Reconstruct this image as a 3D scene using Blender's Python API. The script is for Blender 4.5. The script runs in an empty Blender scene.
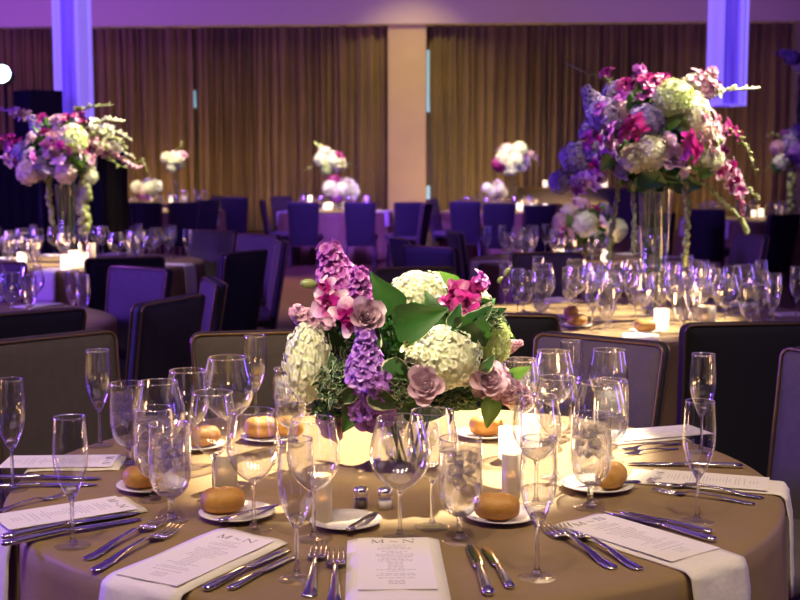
import bpy, bmesh, math, random
from mathutils import Vector, Matrix, Euler
import numpy as np
PI = math.pi
rnd = random.Random(7)
scn = bpy.context.scene
col = scn.collection

# ------------------------------------------------------------------ camera
F_PX, PITCH, CAM_Z = 1254.0, math.radians(6.22), 1.511
cd = bpy.data.cameras.new('camera'); cam = bpy.data.objects.new('camera', cd); col.objects.link(cam)
cam.location = (0, 0, CAM_Z); cam.rotation_euler = (PI/2 - PITCH, 0, 0)
cd.sensor_width = 36; cd.lens = F_PX*36/800; cd.clip_end = 200
cd.dof.use_dof = True; cd.dof.focus_distance = 2.85; cd.dof.aperture_fstop = 6.2
scn.camera = cam

# ------------------------------------------------------------------ world, exposure
scn.view_settings.view_transform = 'Standard'; scn.view_settings.look = 'None'
scn.view_settings.exposure = 0.0; scn.view_settings.gamma = 1.0; scn.view_settings.use_curve_mapping = False
w = bpy.data.worlds.new('world'); scn.world = w; w.use_nodes = True
w.node_tree.nodes['Background'].inputs[0].default_value = (0.30, 0.20, 0.5, 1)
w.node_tree.nodes['Background'].inputs[1].default_value = 0.008
cy = scn.cycles
cy.max_bounces = 20; cy.diffuse_bounces = 3; cy.glossy_bounces = 6; cy.transmission_bounces = 14; cy.transparent_max_bounces = 32
cy.caustics_reflective = False; cy.caustics_refractive = False; cy.sample_clamp_indirect = 6; cy.use_denoising = True

# ------------------------------------------------------------------ lights
def light(name, kind, loc, target, energy, color, **kw):
    d = bpy.data.lights.new(name, kind); d.energy = energy; d.color = color
    for k, v in kw.items(): setattr(d, k, v)
    o = bpy.data.objects.new(name, d); col.objects.link(o); o.location = loc
    if target is not None:
        o.rotation_euler = (Vector(target) - Vector(loc)).to_track_quat('-Z', 'Y').to_euler()
    return o
WARM = (1.0, 0.74, 0.47); PIN = (1.0, 0.86, 0.62); VIO = (0.22, 0.07, 1.0); MAU = (0.50, 0.18, 1.0)
# ceiling downlights in front of the foreground table
for i, (x, y, e) in enumerate(((-2.2, 0.5, 6.2), (-0.75, 0.3, 6.6), (0.75, 0.3, 6.6), (2.2, 0.5, 6.2))):
    light('ceiling_downlight', 'AREA', (x, y, 5.5), (x*0.5, 3.0, 0.7), e, (1.0, 0.78, 0.55), shape='RECTANGLE', size=0.10, size_y=1.0, spread=math.radians(44))
light('ceiling_wash', 'AREA', (1.0, 6.0, 5.3), (0.8, 6.4, 0), 8, WARM, shape='RECTANGLE', size=4, size_y=4)
# violet stage wash from the left, plus violet area lights added for glass glints
light('violet_stage_wash', 'AREA', (-8.5, 5.4, 3.0), (0.0, 7.6, 0.6), 950, VIO, shape='RECTANGLE', size=1.2, size_y=1.6)
light('violet_stage_wash', 'AREA', (-1.2, 11.5, 5.2), (0.1, 19.6, 0.4), 190, VIO, shape='RECTANGLE', size=1.0, size_y=1.0, spread=math.radians(50))
for x, y, e in ((6.2, 2.4, 34), (-6.2, 2.2, 15), (5.8, 6.8, 42), (-6.6, 9.6, 34), (-3.0, -3.5, 7), (3.6, -3.5, 7)):
    light('violet_glint_fill', 'AREA', (x, y, 1.55), (0, y if y > 5 else 3.5, 1.0), e, (0.26, 0.14, 1.0), shape='RECTANGLE', size=0.9, size_y=1.5)
# violet uplight on the ceiling over the back half of the room
for x, e in ((-5.5, 130), (4.5, 130)):
    light('ceiling_uplight', 'AREA', (x, 17.0, 4.3), (x*.8, 17.5, 5.9), e, (0.26, 0.10, 1.0), shape='RECTANGLE', size=5, size_y=7)
# warm pool on the open floor
light('floor_spot', 'SPOT', (-1.6, 15.5, 5.6), (-1.5, 14.6, 0), 1500, (1, .68, .40), spot_size=math.radians(52), spot_blend=.7, shadow_soft_size=.1)
# pin spots on the flowers
def pin(loc, tgt, e, deg, blend=0.35, colr=PIN, size=0.05):
    light('pin_spot', 'SPOT', loc, tgt, e, colr, spot_size=math.radians(deg), spot_blend=blend, shadow_soft_size=size)
pin((1.7, 6.0, 5.3), (0.10, 3.34, 0.80), 9500, 12.5, .25)
pin((-1.5, 0.2, 5.2), (-0.05, 3.12, 1.08), 1350, 9, .5)
pin((4.2, 6.9, 5.3), (1.50, 6.25, 1.62), 8200, 15)
pin((0.9, 3.2, 5.3), (1.30, 6.2, 1.5), 700, 12)
pin((0.6, 9.6, 5.3), (-2.45, 9.75, 1.55), 5200, 14)
pin((-3.4, 7.4, 5.3), (-2.4, 9.6, 0.9), 350, 20)
pin((1.2, 7.6, 5.3), (1.45, 10.0, 0.95), 650, 15)
pin((-1.6, 16.6, 5.3), (-1.0, 20.4, 1.1), 3600, 17)
pin((2.2, 16.0, 5.3), (1.5, 20.0, 1.1), 3200, 17)
pin((-4.5, 17.0, 5.3), (-3.8, 20.2, 1.1), 3200, 16)
pin((-1.0, 21.0, 5.3), (-1.4, 24.2, 1.6), 4200, 11)
pin((1.8, 20.6, 5.3), (2.1, 23.8, 1.65), 4200, 12)
pin((-4.0, 21.0, 5.3), (-4.3, 24.2, 1.6), 4000, 11)
pin((3.6, 15.0, 5.3), (4.9, 17.3, 1.3), 800, 17)
pin((-3.4, 4.0, 5.3), (-2.1, 6.0, 0.75), 330, 16, .6)
# light on the curtains and the soffit
light('curtain_wash', 'AREA', (1.7, 25.7, 0.5), (1.9, 27.6, 1.9), 44, (1.0, 0.76, 0.0), shape='RECTANGLE', size=1.8, size_y=0.3)
light('curtain_wash', 'AREA', (-3.2, 25.6, 0.6), (-2.6, 27.6, 1.9), 70, (1.0, 0.66, 0.20), shape='RECTANGLE', size=6.5, size_y=0.3)
light('curtain_wash', 'AREA', (5.0, 25.6, 0.6), (4.4, 27.6, 1.9), 58, (1.0, 0.66, 0.18), shape='RECTANGLE', size=5, size_y=0.3)
light('pillar_downlight', 'AREA', (0.3, 25.4, 5.6), (0.2, 27.4, 2.6), 17, (1.0, 0.80, 0.26), shape='RECTANGLE', size=0.6, size_y=0.4, spread=math.radians(80))
light('curtain_violet_wash', 'AREA', (-8.8, 23.0, 3.0), (-4.5, 27.6, 3.2), 150, MAU, shape='RECTANGLE', size=3, size_y=0.5)
light('curtain_violet_wash', 'AREA', (8.5, 23.0, 2.6), (7.0, 27.6, 3.4), 40, MAU, shape='RECTANGLE', size=3, size_y=0.5)
light('soffit_violet_wash', 'AREA', (-6.5, 25.0, 4.3), (-6.0, 27.2, 5.2), 24, (0.26, 0.04, 1.0), shape='RECTANGLE', size=9, size_y=0.3, spread=math.radians(95))
light('soffit_violet_wash', 'AREA', (3.0, 25.0, 4.3), (3.0, 27.2, 5.2), 11, (0.50, 0.20, 1.0), shape='RECTANGLE', size=9, size_y=0.3, spread=math.radians(95))

# ------------------------------------------------------------------ pixel <-> place
CP, SP = math.cos(PITCH), math.sin(PITCH)
def ray(px, py):
    u, v = (px-400)/F_PX, (300-py)/F_PX
    return Vector((u, CP + v*SP, -SP + v*CP))
def at(px, py, z):
    d = ray(px, py); return Vector((0, 0, CAM_Z)) + d*((z-CAM_Z)/d.z)
def atY(px, py, Y):
    d = ray(px, py); return Vector((0, 0, CAM_Z)) + d*(Y/d.y)
def proj(p):
    x, y, z = p[0], p[1], p[2]-CAM_Z
    d = y*CP - z*SP; v = y*SP + z*CP
    return 400+F_PX*x/d, 300-F_PX*v/d

# ------------------------------------------------------------------ materials
MATS = {}
def mat(name, color=(.5, .5, .5), rough=.5, metal=0., var=0., scale=8., bump=0., bscale=60., spec=.5, sheen=0., trans=0., ior=1.45,
        emit=None, estr=0., color2=None, sss=0., alpha=None):
    if name in MATS: return MATS[name]
    m = bpy.data.materials.new(name); m.use_nodes = True; nt = m.node_tree; N = nt.nodes; L = nt.links
    b = N['Principled BSDF']
    b.inputs['Base Color'].default_value = (*color, 1); b.inputs['Roughness'].default_value = rough
    b.inputs['Metallic'].default_value = metal; b.inputs['Specular IOR Level'].default_value = spec
    b.inputs['Transmission Weight'].default_value = trans; b.inputs['IOR'].default_value = ior
    b.inputs['Sheen Weight'].default_value = sheen; b.inputs['Subsurface Weight'].default_value = sss
    if sss: b.inputs['Subsurface Radius'].default_value = (.02, .015, .01)
    if emit: b.inputs['Emission Color'].default_value = (*emit, 1); b.inputs['Emission Strength'].default_value = estr
    tc = N.new('ShaderNodeTexCoord')
    if var or color2:
        nz = N.new('ShaderNodeTexNoise'); nz.inputs['Scale'].default_value = scale; nz.inputs['Detail'].default_value = 4
        L.new(tc.outputs['Object'], nz.inputs['Vector'])
        r = N.new('ShaderNodeValToRGB'); c2 = color2 or tuple(min(1, c*(1+var)) for c in color)
        c1 = color if color2 else tuple(c*(1-var) for c in color)
        r.color_ramp.elements[0].position = .35; r.color_ramp.elements[1].position = .65
        r.color_ramp.elements[0].color = (*c1, 1); r.color_ramp.elements[1].color = (*c2, 1)
        L.new(nz.outputs['Fac'], r.inputs['Fac']); L.new(r.outputs['Color'], b.inputs['Base Color'])
    if bump:
        nb = N.new('ShaderNodeTexNoise'); nb.inputs['Scale'].default_value = bscale; nb.inputs['Detail'].default_value = 5
        L.new(tc.outputs['Object'], nb.inputs['Vector'])
        bp = N.new('ShaderNodeBump'); bp.inputs['Strength'].default_value = bump; bp.inputs['Distance'].default_value = .01
        L.new(nb.outputs['Fac'], bp.inputs['Height']); L.new(bp.outputs['Normal'], b.inputs['Normal'])
    MATS[name] = m; return m
def thin_glass(name, tint=(.97, .97, .98), k=1.0):
    if name in MATS: return MATS[name]
    m = bpy.data.materials.new(name); m.use_nodes = True; nt = m.node_tree; N = nt.nodes; L = nt.links
    N.remove(N['Principled BSDF']); out = N['Material Output']
    t = N.new('ShaderNodeBsdfTransparent'); t.inputs[0].default_value = (*tint, 1)
    g = N.new('ShaderNodeBsdfGlossy'); g.inputs['Roughness'].default_value = .02; g.inputs['Color'].default_value = (1, 1, 1, 1)
    lw = N.new('ShaderNodeLayerWeight'); lw.inputs['Blend'].default_value = .5
    pw = N.new('ShaderNodeMath'); pw.operation = 'POWER'; pw.inputs[1].default_value = 3.2
    ma = N.new('ShaderNodeMath'); ma.operation = 'MULTIPLY_ADD'; ma.inputs[1].default_value = .75*k; ma.inputs[2].default_value = .05*k
    mx = N.new('ShaderNodeMixShader')
    L.new(lw.outputs['Facing'], pw.inputs[0]); L.new(pw.outputs[0], ma.inputs[0]); L.new(ma.outputs[0], mx.inputs[0])
    L.new(t.outputs[0], mx.inputs[1]); L.new(g.outputs[0], mx.inputs[2]); L.new(mx.outputs[0], out.inputs['Surface'])
    MATS[name] = m; return m
def solid_glass(name, ior, clear=.25, tint=(1, 1, 1)):
    if name in MATS: return MATS[name]
    m = bpy.data.materials.new(name); m.use_nodes = True; nt = m.node_tree; N = nt.nodes; L = nt.links
    N.remove(N['Principled BSDF']); out = N['Material Output']
    g = N.new('ShaderNodeBsdfGlass'); g.inputs['IOR'].default_value = ior; g.inputs['Roughness'].default_value = .01; g.inputs['Color'].default_value = (*tint, 1)
    t = N.new('ShaderNodeBsdfTransparent'); mx = N.new('ShaderNodeMixShader'); mx.inputs[0].default_value = clear
    L.new(g.outputs[0], mx.inputs[1]); L.new(t.outputs[0], mx.inputs[2]); L.new(mx.outputs[0], out.inputs['Surface'])
    MATS[name] = m; return m
def petal_mat(name, base, tip, transl=.35, edge=None):
    """petals: colour runs from heart to tip along the stored length attribute, a little light passes through"""
    if name in MATS: return MATS[name]
    m = bpy.data.materials.new(name); m.use_nodes = True; nt = m.node_tree; N = nt.nodes; L = nt.links
    N.remove(N['Principled BSDF']); out = N['Material Output']
    a = N.new('ShaderNodeAttribute'); a.attribute_name = 'edge' if edge else 'along'
    r = N.new('ShaderNodeValToRGB'); e = r.color_ramp.elements
    e[0].color = (*base, 1); e[1].color = (*tip, 1); e[0].position, e[1].position = (edge or (.1, .8))
    tc = N.new('ShaderNodeTexCoord'); nz = N.new('ShaderNodeTexNoise'); nz.inputs['Scale'].default_value = 5.
    L.new(tc.outputs['Object'], nz.inputs['Vector'])
    ad = N.new('ShaderNodeMath'); ad.operation = 'MULTIPLY_ADD'; ad.inputs[1].default_value = .5; L.new(nz.outputs['Fac'], ad.inputs[0])
    sb = N.new('ShaderNodeMath'); sb.operation = 'SUBTRACT'; sb.inputs[1].default_value = .25
    L.new(a.outputs['Fac'], ad.inputs[2]); L.new(ad.outputs[0], sb.inputs[0]); L.new(sb.outputs[0], r.inputs['Fac'])
    d = N.new('ShaderNodeBsdfDiffuse'); t = N.new('ShaderNodeBsdfTranslucent'); g = N.new('ShaderNodeBsdfGlossy'); g.inputs['Roughness'].default_value = .45
    L.new(r.outputs['Color'], d.inputs['Color']); L.new(r.outputs['Color'], t.inputs['Color'])
    mx = N.new('ShaderNodeMixShader'); mx.inputs[0].default_value = transl; L.new(d.outputs[0], mx.inputs[1]); L.new(t.outputs[0], mx.inputs[2])
    m2 = N.new('ShaderNodeMixShader'); m2.inputs[0].default_value = .05; L.new(mx.outputs[0], m2.inputs[1]); L.new(g.outputs[0], m2.inputs[2])
    L.new(m2.outputs[0], out.inputs['Surface']); MATS[name] = m; return m

M_cloth = mat('taupe_satin_cloth', (.275, .185, .085), .55, var=.08, scale=3, bump=.3, bscale=14, spec=.25)
M_napkin = mat('ivory_napkin_linen', (.80, .74, .63), .8, bump=.15, bscale=90)
M_card = mat('menu_card_paper', (.82, .76, .68), .75)
M_ink = mat('grey_menu_ink', (.22, .19, .21), .7)
M_inkl = mat('pale_menu_ink', (.46, .42, .43), .7)
M_back = mat('charcoal_chair_back', (.024, .024, .027), .55, bump=.15, bscale=240, spec=.3)
M_uph = mat('taupe_upholstery', (.100, .084, .074), .65, var=.06, scale=30, bump=.2, bscale=240, spec=.3)
M_pipe = mat('brass_brown_piping', (.20, .13, .065), .3, .6)
M_leg = mat('dark_chair_metal', (.035, .03, .03), .35, .8)
M_steel = mat('polished_flatware_steel', (.78, .74, .72), .12, 1.)
M_china = mat('cream_china', (.78, .72, .62), .18)
M_crust = mat('golden_bread_crust', (.58, .31, .065), .5, color2=(.40, .17, .03), scale=16, bump=.3, bscale=60)
M_thin = thin_glass('thin_clear_glass', (.975, .975, .985), 1.35)
M_stem = solid_glass('clear_glass_stem', 1.5, .30)
M_foot = thin_glass('clear_glass_foot', (.985, .985, .99), .6)
M_vase = thin_glass('clear_glass_cylinder', (.97, .97, .99), .7)
M_rim = thin_glass('clear_glass_rim', (1, 1, 1), 4.)
M_water = solid_glass('still_water', 1.33, .70)
def ice_mat():
    m = bpy.data.materials.new('clear_ice'); m.use_nodes = True; N = m.node_tree.nodes; L = m.node_tree.links; N.remove(N['Principled BSDF'])
    d = N.new('ShaderNodeBsdfTranslucent'); d.inputs[0].default_value = (.95, .93, .90, 1); tr = N.new('ShaderNodeBsdfTransparent')
    g = N.new('ShaderNodeBsdfGlass'); g.inputs['IOR'].default_value = 1.18; g.inputs['Roughness'].default_value = .04
    a = N.new('ShaderNodeMixShader'); a.inputs[0].default_value = .50; L.new(g.outputs[0], a.inputs[1]); L.new(tr.outputs[0], a.inputs[2])
    b = N.new('ShaderNodeMixShader'); b.inputs[0].default_value = .14; L.new(a.outputs[0], b.inputs[1]); L.new(d.outputs[0], b.inputs[2])
    L.new(b.outputs[0], N['Material Output'].inputs['Surface']); return m
M_ice = ice_mat()
M_wax = mat('lit_candle_wax', (.95, .86, .68), .5, sss=.3, emit=(1., .70, .36), estr=1.6)
M_flame = mat('candle_flame', (1, .8, .4), .5, emit=(1., .68, .28), estr=18)
M_frost = thin_glass('frosted_votive_glass', (.96, .93, .88), .8)
M_chrome = mat('chrome_cap', (.85, .84, .82), .15, 1.)
M_salt = mat('white_salt', (.85, .83, .80), .8)
M_pepper = mat('ground_pepper', (.06, .045, .035), .8, var=.5, scale=300)
M_black = mat('black_fabric', (.004, .004, .005), .9)
M_spk = mat('black_loudspeaker_paint', (.012, .013, .02), .5)
M_grille = mat('black_speaker_grille', (.006, .006, .008), .6, bump=.6, bscale=200)

# ------------------------------------------------------------------ mesh builder
class MB:
    def __init__(s): s.v = []; s.f = []; s.al = []; s.ed = []
    def add(s, vs, fs, m=None, al=None, ed=None):
        o = len(s.v)
        s.v += [tuple(m @ Vector(v)) for v in vs] if m is not None else [tuple(v) for v in vs]
        s.f += [tuple(i+o for i in f) for f in fs]
        s.al += al or [0.5]*len(vs); s.ed += ed or [0.]*len(vs); return s
    def lathe(s, prof, n=24, m=None, cap=False):
        vs, fs = [], []; k = len(prof)
        for i in range(n):
            c, d = math.cos(2*PI*i/n), math.sin(2*PI*i/n)
            vs += [(r*c, r*d, z) for r, z in prof]
        for i in range(n):
            j = (i+1) % n
            for a in range(k-1): fs.append((i*k+a, j*k+a, j*k+a+1, i*k+a+1))
        if cap:
            fs.append(tuple(i*k for i in reversed(range(n)))); fs.append(tuple(i*k+k-1 for i in range(n)))
        return s.add(vs, fs, m)
    def tube(s, pts, r, n=8, m=None, close=False):
        pts = [Vector(p) for p in pts]; k = len(pts); rs = r if isinstance(r, (list, tuple)) else [r]*k
        vs, fs = [], []
        up = Vector((0, 0, 1))
        for i, p in enumerate(pts):
            if close: t = pts[(i+1) % k]-pts[i-1]
            else: t = pts[min(i+1, k-1)]-pts[max(i-1, 0)]
            t.normalize(); a = up.cross(t)
            if a.length < .15: a = Vector((1, 0, 0)).cross(t)
            a.normalize(); b = t.cross(a)
            vs += [p + (a*math.cos(2*PI*j/n)+b*math.sin(2*PI*j/n))*rs[i] for j in range(n)]
        for i in range(k if close else k-1):
            i2 = (i+1) % k
            for j in range(n): j2 = (j+1) % n; fs.append((i*n+j, i*n+j2, i2*n+j2, i2*n+j))
        if not close: fs.append(tuple(reversed(range(n)))); fs.append(tuple((k-1)*n+j for j in range(n)))
        return s.add(vs, fs, m)
    def box(s, x0, x1, y0, y1, z0, z1, m=None):
        vs = [(x, y, z) for z in (z0, z1) for y in (y0, y1) for x in (x0, x1)]
        return s.add(vs, [(0, 2, 3, 1), (4, 5, 7, 6), (0, 1, 5, 4), (2, 6, 7, 3), (0, 4, 6, 2), (1, 3, 7, 5)], m)
    def blob(s, r, n=10, k=6, m=None, fn=None):
        vs, fs = [], []
        for i in range(k+1):
            t = PI*i/k
            for j in range(n):
                a = 2*PI*j/n; d = Vector((math.sin(t)*math.cos(a), math.sin(t)*math.sin(a), math.cos(t)))
                q = Vector((d.x*r[0], d.y*r[1], d.z*r[2])); vs.append(fn(d, q) if fn else q)
        for i in range(k):
            for j in range(n): j2 = (j+1) % n; fs.append((i*n+j, (i+1)*n+j, (i+1)*n+j2, i*n+j2))
        return s.add(vs, fs, m)
    def petal(s, ln, wd, m=None, cup=.2, curl=.2, ny=4, nx=3, tipw=.75, ruffle=0., a0=0., a1=1., fold=0., rd=0.):
        vs, fs, al, ed = [], [], [], []
        for i in range(ny+1):
            t = i/ny; wdt = wd*.5*((max(0, 1-abs(2*(t*.86+.10)**.85-1)**rd)**(1/rd)) if rd else (math.sin(PI*min(1, (t*.92+.06))**tipw)+.02))
            for j in range(nx+1):
                q = j/nx*2-1
                z = cup*ln*(q*q)*math.sin(PI*t*.9) - curl*ln*t*t + ruffle*ln*math.sin(q*7+t*5)*t + fold*abs(q)*wdt
                vs.append((q*wdt, t*ln, z)); al.append(a0+(a1-a0)*t); ed.append(max(abs(q), abs(2*t-1)**3))
        for i in range(ny):
            for j in range(nx): a = i*(nx+1)+j; fs.append((a, a+1, a+nx+2, a+nx+1))
        return s.add(vs, fs, m, al, ed)
    def mesh(s, name, material, smooth=True):
        me = bpy.data.meshes.new(name); me.from_pydata(s.v, [], s.f); me.validate(); me.update()
        if len(me.vertices) == len(s.al):
            for nm, dat in (('along', s.al), ('edge', s.ed)):
                at_ = me.attributes.new(nm, 'FLOAT', 'POINT'); at_.data.foreach_set('value', dat)
        if smooth: me.polygons.foreach_set('use_smooth', [True]*len(me.polygons))
        for mm in (material if isinstance(material, list) else [material]): me.materials.append(mm)
        return me
def obj(name, me, parent=None, loc=(0, 0, 0), rot=(0, 0, 0), sc=None, mx=None):
    o = bpy.data.objects.new(name, me); col.objects.link(o)
    if parent: o.parent = parent
    if mx is not None: o.matrix_local = mx
    else:
        o.location = loc; o.rotation_euler = rot
        if sc is not None: o.scale = (sc,)*3 if isinstance(sc, (int, float)) else sc
    return o
def build(name, mb, material, parent=None, smooth=True, **k): return obj(name, mb.mesh(name, material, smooth), parent, **k)
def tag(o, label, cat, group=None):
    o['label'] = label; o['category'] = cat
    if group: o['group'] = group
    return o
def thing(name, label=None, cat=None, loc=(0, 0, 0), rz=0., group=None):
    o = obj(name, None, None, loc, (0, 0, rz)); o.empty_display_size = .1
    if label: tag(o, label, cat, group)
    return o
def dup(src, par=None):
    c = src.copy(); col.objects.link(c)
    if par: c.parent = par
    for ch in KIDS.get(src.name, []): dup_kid(ch, c)
    return c
KIDS = {}
def note(root):
    """remember the tree under a first-of-its-kind so copies can be made"""
    ch = [o for o in bpy.data.objects if o.parent == root]
    KIDS[root.name] = ch
    for c in ch: note(c)
def dup_kid(src, par):
    c = src.copy(); col.objects.link(c); c.parent = par
    for ch in KIDS.get(src.name, []): dup_kid(ch, c)
PROTO = {}
def make(kind, builder, loc, rz=0., sc=1.):
    if kind not in PROTO:
        r = builder(); note(r); PROTO[kind] = r; o = r
    else: o = dup(PROTO[kind])
    for k in ('label', 'category', 'group'):
        if k in o.keys(): del o[k]
    o.location = loc; o.rotation_euler = (0, 0, rz); o.scale = (sc,)*3
    return o
def structure(o): o['kind'] = 'structure'; return o
def shade_auto(o, deg=40):
    me = o.data; bm = bmesh.new(); bm.from_mesh(me)
    for e in bm.edges:
        if len(e.link_faces) == 2 and e.calc_face_angle(0) > math.radians(deg): e.smooth = False
    bm.to_mesh(me); bm.free()
ORD = ['zeroth', 'first', 'second', 'third', 'fourth', 'fifth', 'sixth', 'seventh', 'eighth', 'ninth', 'tenth', 'eleventh', 'twelfth', 'thirteenth', 'fourteenth',
       'fifteenth', 'sixteenth', 'seventeenth', 'eighteenth', 'nineteenth', 'twentieth', 'twenty-first', 'twenty-second', 'twenty-third', 'twenty-fourth',
       'twenty-fifth', 'twenty-sixth', 'twenty-seventh', 'twenty-eighth', 'twenty-ninth', 'thirtieth'] + ['thirty-'+x for x in ('first', 'second', 'third', 'fourth', 'fifth', 'sixth', 'seventh', 'eighth', 'ninth')] + ['fortieth']
LINES = {}
def in_line(o, what, where, cat, group):
    LINES.setdefault((what, where, cat, group), []).append(o)
def label_lines():
    for (what, where, cat, group), os_ in LINES.items():
        os_.sort(key=lambda o: proj(o.location)[0])
        n = len(os_)
        for i, o in enumerate(os_):
            if n == 1: l = f'{what} {where}'
            elif i == 0: l = f'leftmost {what} {where}'
            elif i == n-1: l = f'rightmost {what} {where}'
            elif i < (n+1)//2: l = f'{ORD[i+1]} {what} from the left {where}'
            else: l = f'{ORD[n-i]} {what} from the right {where}'
            tag(o, l, cat, group if n > 1 else None)

# ------------------------------------------------------------------ the room
BACK = 27.6
M_floor = mat('brown_parquet', (.12, .058, .024), .4, color2=(.17, .085, .036), scale=1.2, bump=.08, bscale=6)
M_wall = mat('taupe_wall_paint', (.25, .19, .14), .8)
M_sof = mat('soffit_paint', (.55, .44, .42), .85)
M_pil = mat('tan_pillar_paint', (.52, .38, .24), .75, var=.03, scale=2)
def slab(name, *b, m=M_wall): return structure(build(name, MB().box(*b), m, smooth=False))
slab('floor', -13, 13, -6, BACK+.5, -.1, 0, m=M_floor)
slab('ceiling', -13, 13, -6, BACK+.5, 5.9, 6.0, m=mat('ceiling_paint', (.45, .42, .45), .9))
slab('wall_back', -13, 13, BACK+.35, BACK+.5, 0, 5.9)
slab('wall_left', -13.1, -13, -6, BACK+.5, 0, 5.9, m=mat('dark_side_wall', (.06, .045, .05), .9))
slab('wall_right', 13, 13.1, -6, BACK+.5, 0, 5.9, m=MATS['dark_side_wall'])
slab('wall_front', -13, 13, -6.1, -6, 0, 5.9, m=MATS['dark_side_wall'])
# soffit band over the curtains; it runs very slightly out of square, as in the picture
zl, zr = atY(0, 27, BACK-.35).z, atY(800, 20.5, BACK-.35).z
sm = MB(); xs = (-13, 13)
zz = lambda x: zl + (zr-zl)*(x+8.8)/17.6
sm.add([(x, y, z) for x in xs for y, z in ((BACK-.35, zz(x)), (BACK+.35, zz(x)), (BACK+.35, 5.9), (BACK-.35, 5.9))],
       [(0, 1, 2, 3), (7, 6, 5, 4), (0, 4, 5, 1), (1, 5, 6, 2), (2, 6, 7, 3), (3, 7, 4, 0)])
structure(build('trim_soffit', sm, M_sof, smooth=False))
xa, xb = atY(388, 100, BACK-.2).x, atY(426, 100, BACK-.2).x
structure(build('trim_pillar', MB().box(xa, xb, BACK-.2, BACK+.35, 0, zz(0)+.02), M_pil, smooth=False))
structure(build('trim_pillar_right', MB().box(atY(794, 100, BACK-.2).x, 10.6, BACK-.2, BACK+.35, 0, zz(9)+.02), M_wall, smooth=False))
# daylight slits where the drapes do not quite meet
M_day = mat('daylight_window', (.5, .7, .8), .3, emit=(.25, .50, .70), estr=.8)
wx = atY(428.3, 100, BACK+.2).x
for n, (ya, yb) in enumerate(((50, 112), (186, 207)), 1):
    structure(build(f'window_{n}', MB().box(wx-.035, wx+.045, BACK+.25, BACK+.3, atY(428, yb, BACK+.25).z, atY(428, ya, BACK+.25).z), M_day, smooth=False))
structure(build('window_3', MB().box(atY(195, 95, BACK+.25).x-.03, atY(195, 95, BACK+.25).x+.02, BACK+.25, BACK+.3, atY(195, 107, BACK).z, atY(195, 90, BACK).z), M_day, smooth=False))
# pleated curtains
M_cur = mat('bronze_curtain', (.20, .135, .045), .7, var=.12, scale=1.0, sheen=.2)
def curtain(x0, x1, label, seed):
    r = random.Random(seed); n = int((x1-x0)/.015); vs, fs = [], []
    ph = 0; offs = []
    for i in range(n+1):
        ph += .015/(.024*(1+.38*math.sin(i*.047+seed)+.30*math.sin(i*.0173+seed*2)))
        offs.append(.075*math.sin(ph)+.06*math.sin(ph*.37+1)+.02*math.sin(ph*2.1))
    rows = 7
    for k in range(rows):
        t = k/(rows-1)
        for i in range(n+1):
            x = x0+(x1-x0)*i/n
            vs.append((x+.02*math.sin(i*.3+k), BACK+.06+offs[i]*(.75+.25*(1-t)), .03+(zz(x)+.05-.03)*t))
    for k in range(rows-1):
        for i in range(n): a = k*(n+1)+i; fs.append((a, a+1, a+n+2, a+n+1))
    o = build('curtain', MB().add(vs, fs), M_cur)
    so = o.modifiers.new('thickness', 'SOLIDIFY'); so.thickness = .008
    tag(o, label, 'curtain')
curtain(atY(193, 100, BACK).x-6.5, atY(194.2, 100, BACK+.1).x-.015, 'long bronze pleated curtain at far left, behind the purple lantern', 1)
curtain(atY(195.6, 100, BACK+.1).x+.02, atY(387.5, 100, BACK+.1).x, 'wide bronze pleated curtain filling the bay on the left of the tan pillar', 2)
curtain(atY(429.5, 100, BACK+.1).x+.02, atY(794, 100, BACK+.1).x, 'wide bronze pleated curtain on the right of the tan pillar', 3)

# ------------------------------------------------------------------ round tables
TR = .915
def cloth_mesh(seed=0, n=264, R=TR):
    r = random.Random(seed); ph = [r.random()*6.28 for _ in range(6)]
    prof = [(.0, .75), (.3, .75), (.6, .75), (R-.05, .75), (R-.018, .7492), (R-.006, .745), (R, .736), (R+.003, .70), (R+.006, .62), (R+.012, .5), (R+.02, .36), (R+.028, .2), (R+.034, .08), (R+.036, .006)]
    vs, fs = [], []; k = len(prof)
    for i in range(n):
        a = 2*PI*i/n
        wv = .55*math.sin(19*a+ph[0]+.8*math.sin(3*a+ph[1]))+.30*math.sin(31*a+ph[2])+.2*math.sin(11*a+ph[3])
        for rr, z in prof:
            am = max(0, (.735-z)/.735)
            q = rr + (am**.8)*.045*wv if z < .745 else rr
            vs.append((q*math.cos(a), q*math.sin(a), z))
    for i in range(n):
        j = (i+1) % n
        for q in range(k-1):
            if q == 0: fs.append((i*k, i*k+1, j*k+1))
            else: fs.append((i*k+q, i*k+q+1, j*k+q+1, j*k+q))
    bm = MB().add(vs, fs); return bm
TABLES = {'fore': (-.014, 3.004), 'right': (1.22, 6.22), 'palm': (-2.45, 9.75), 'left': (-2.30, 5.98), 'mid': (1.47, 9.95),
          'farleft': (-3.75, 20.3), 'farmid': (-1.03, 20.0), 'farright': (1.55, 20.0), 'side': (4.75, 17.2),
          'backleft': (-4.3, 24.2), 'backmid': (-1.38, 24.2), 'backright': (2.15, 23.8), 'stage': (-4.2, 16.8)}
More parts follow.
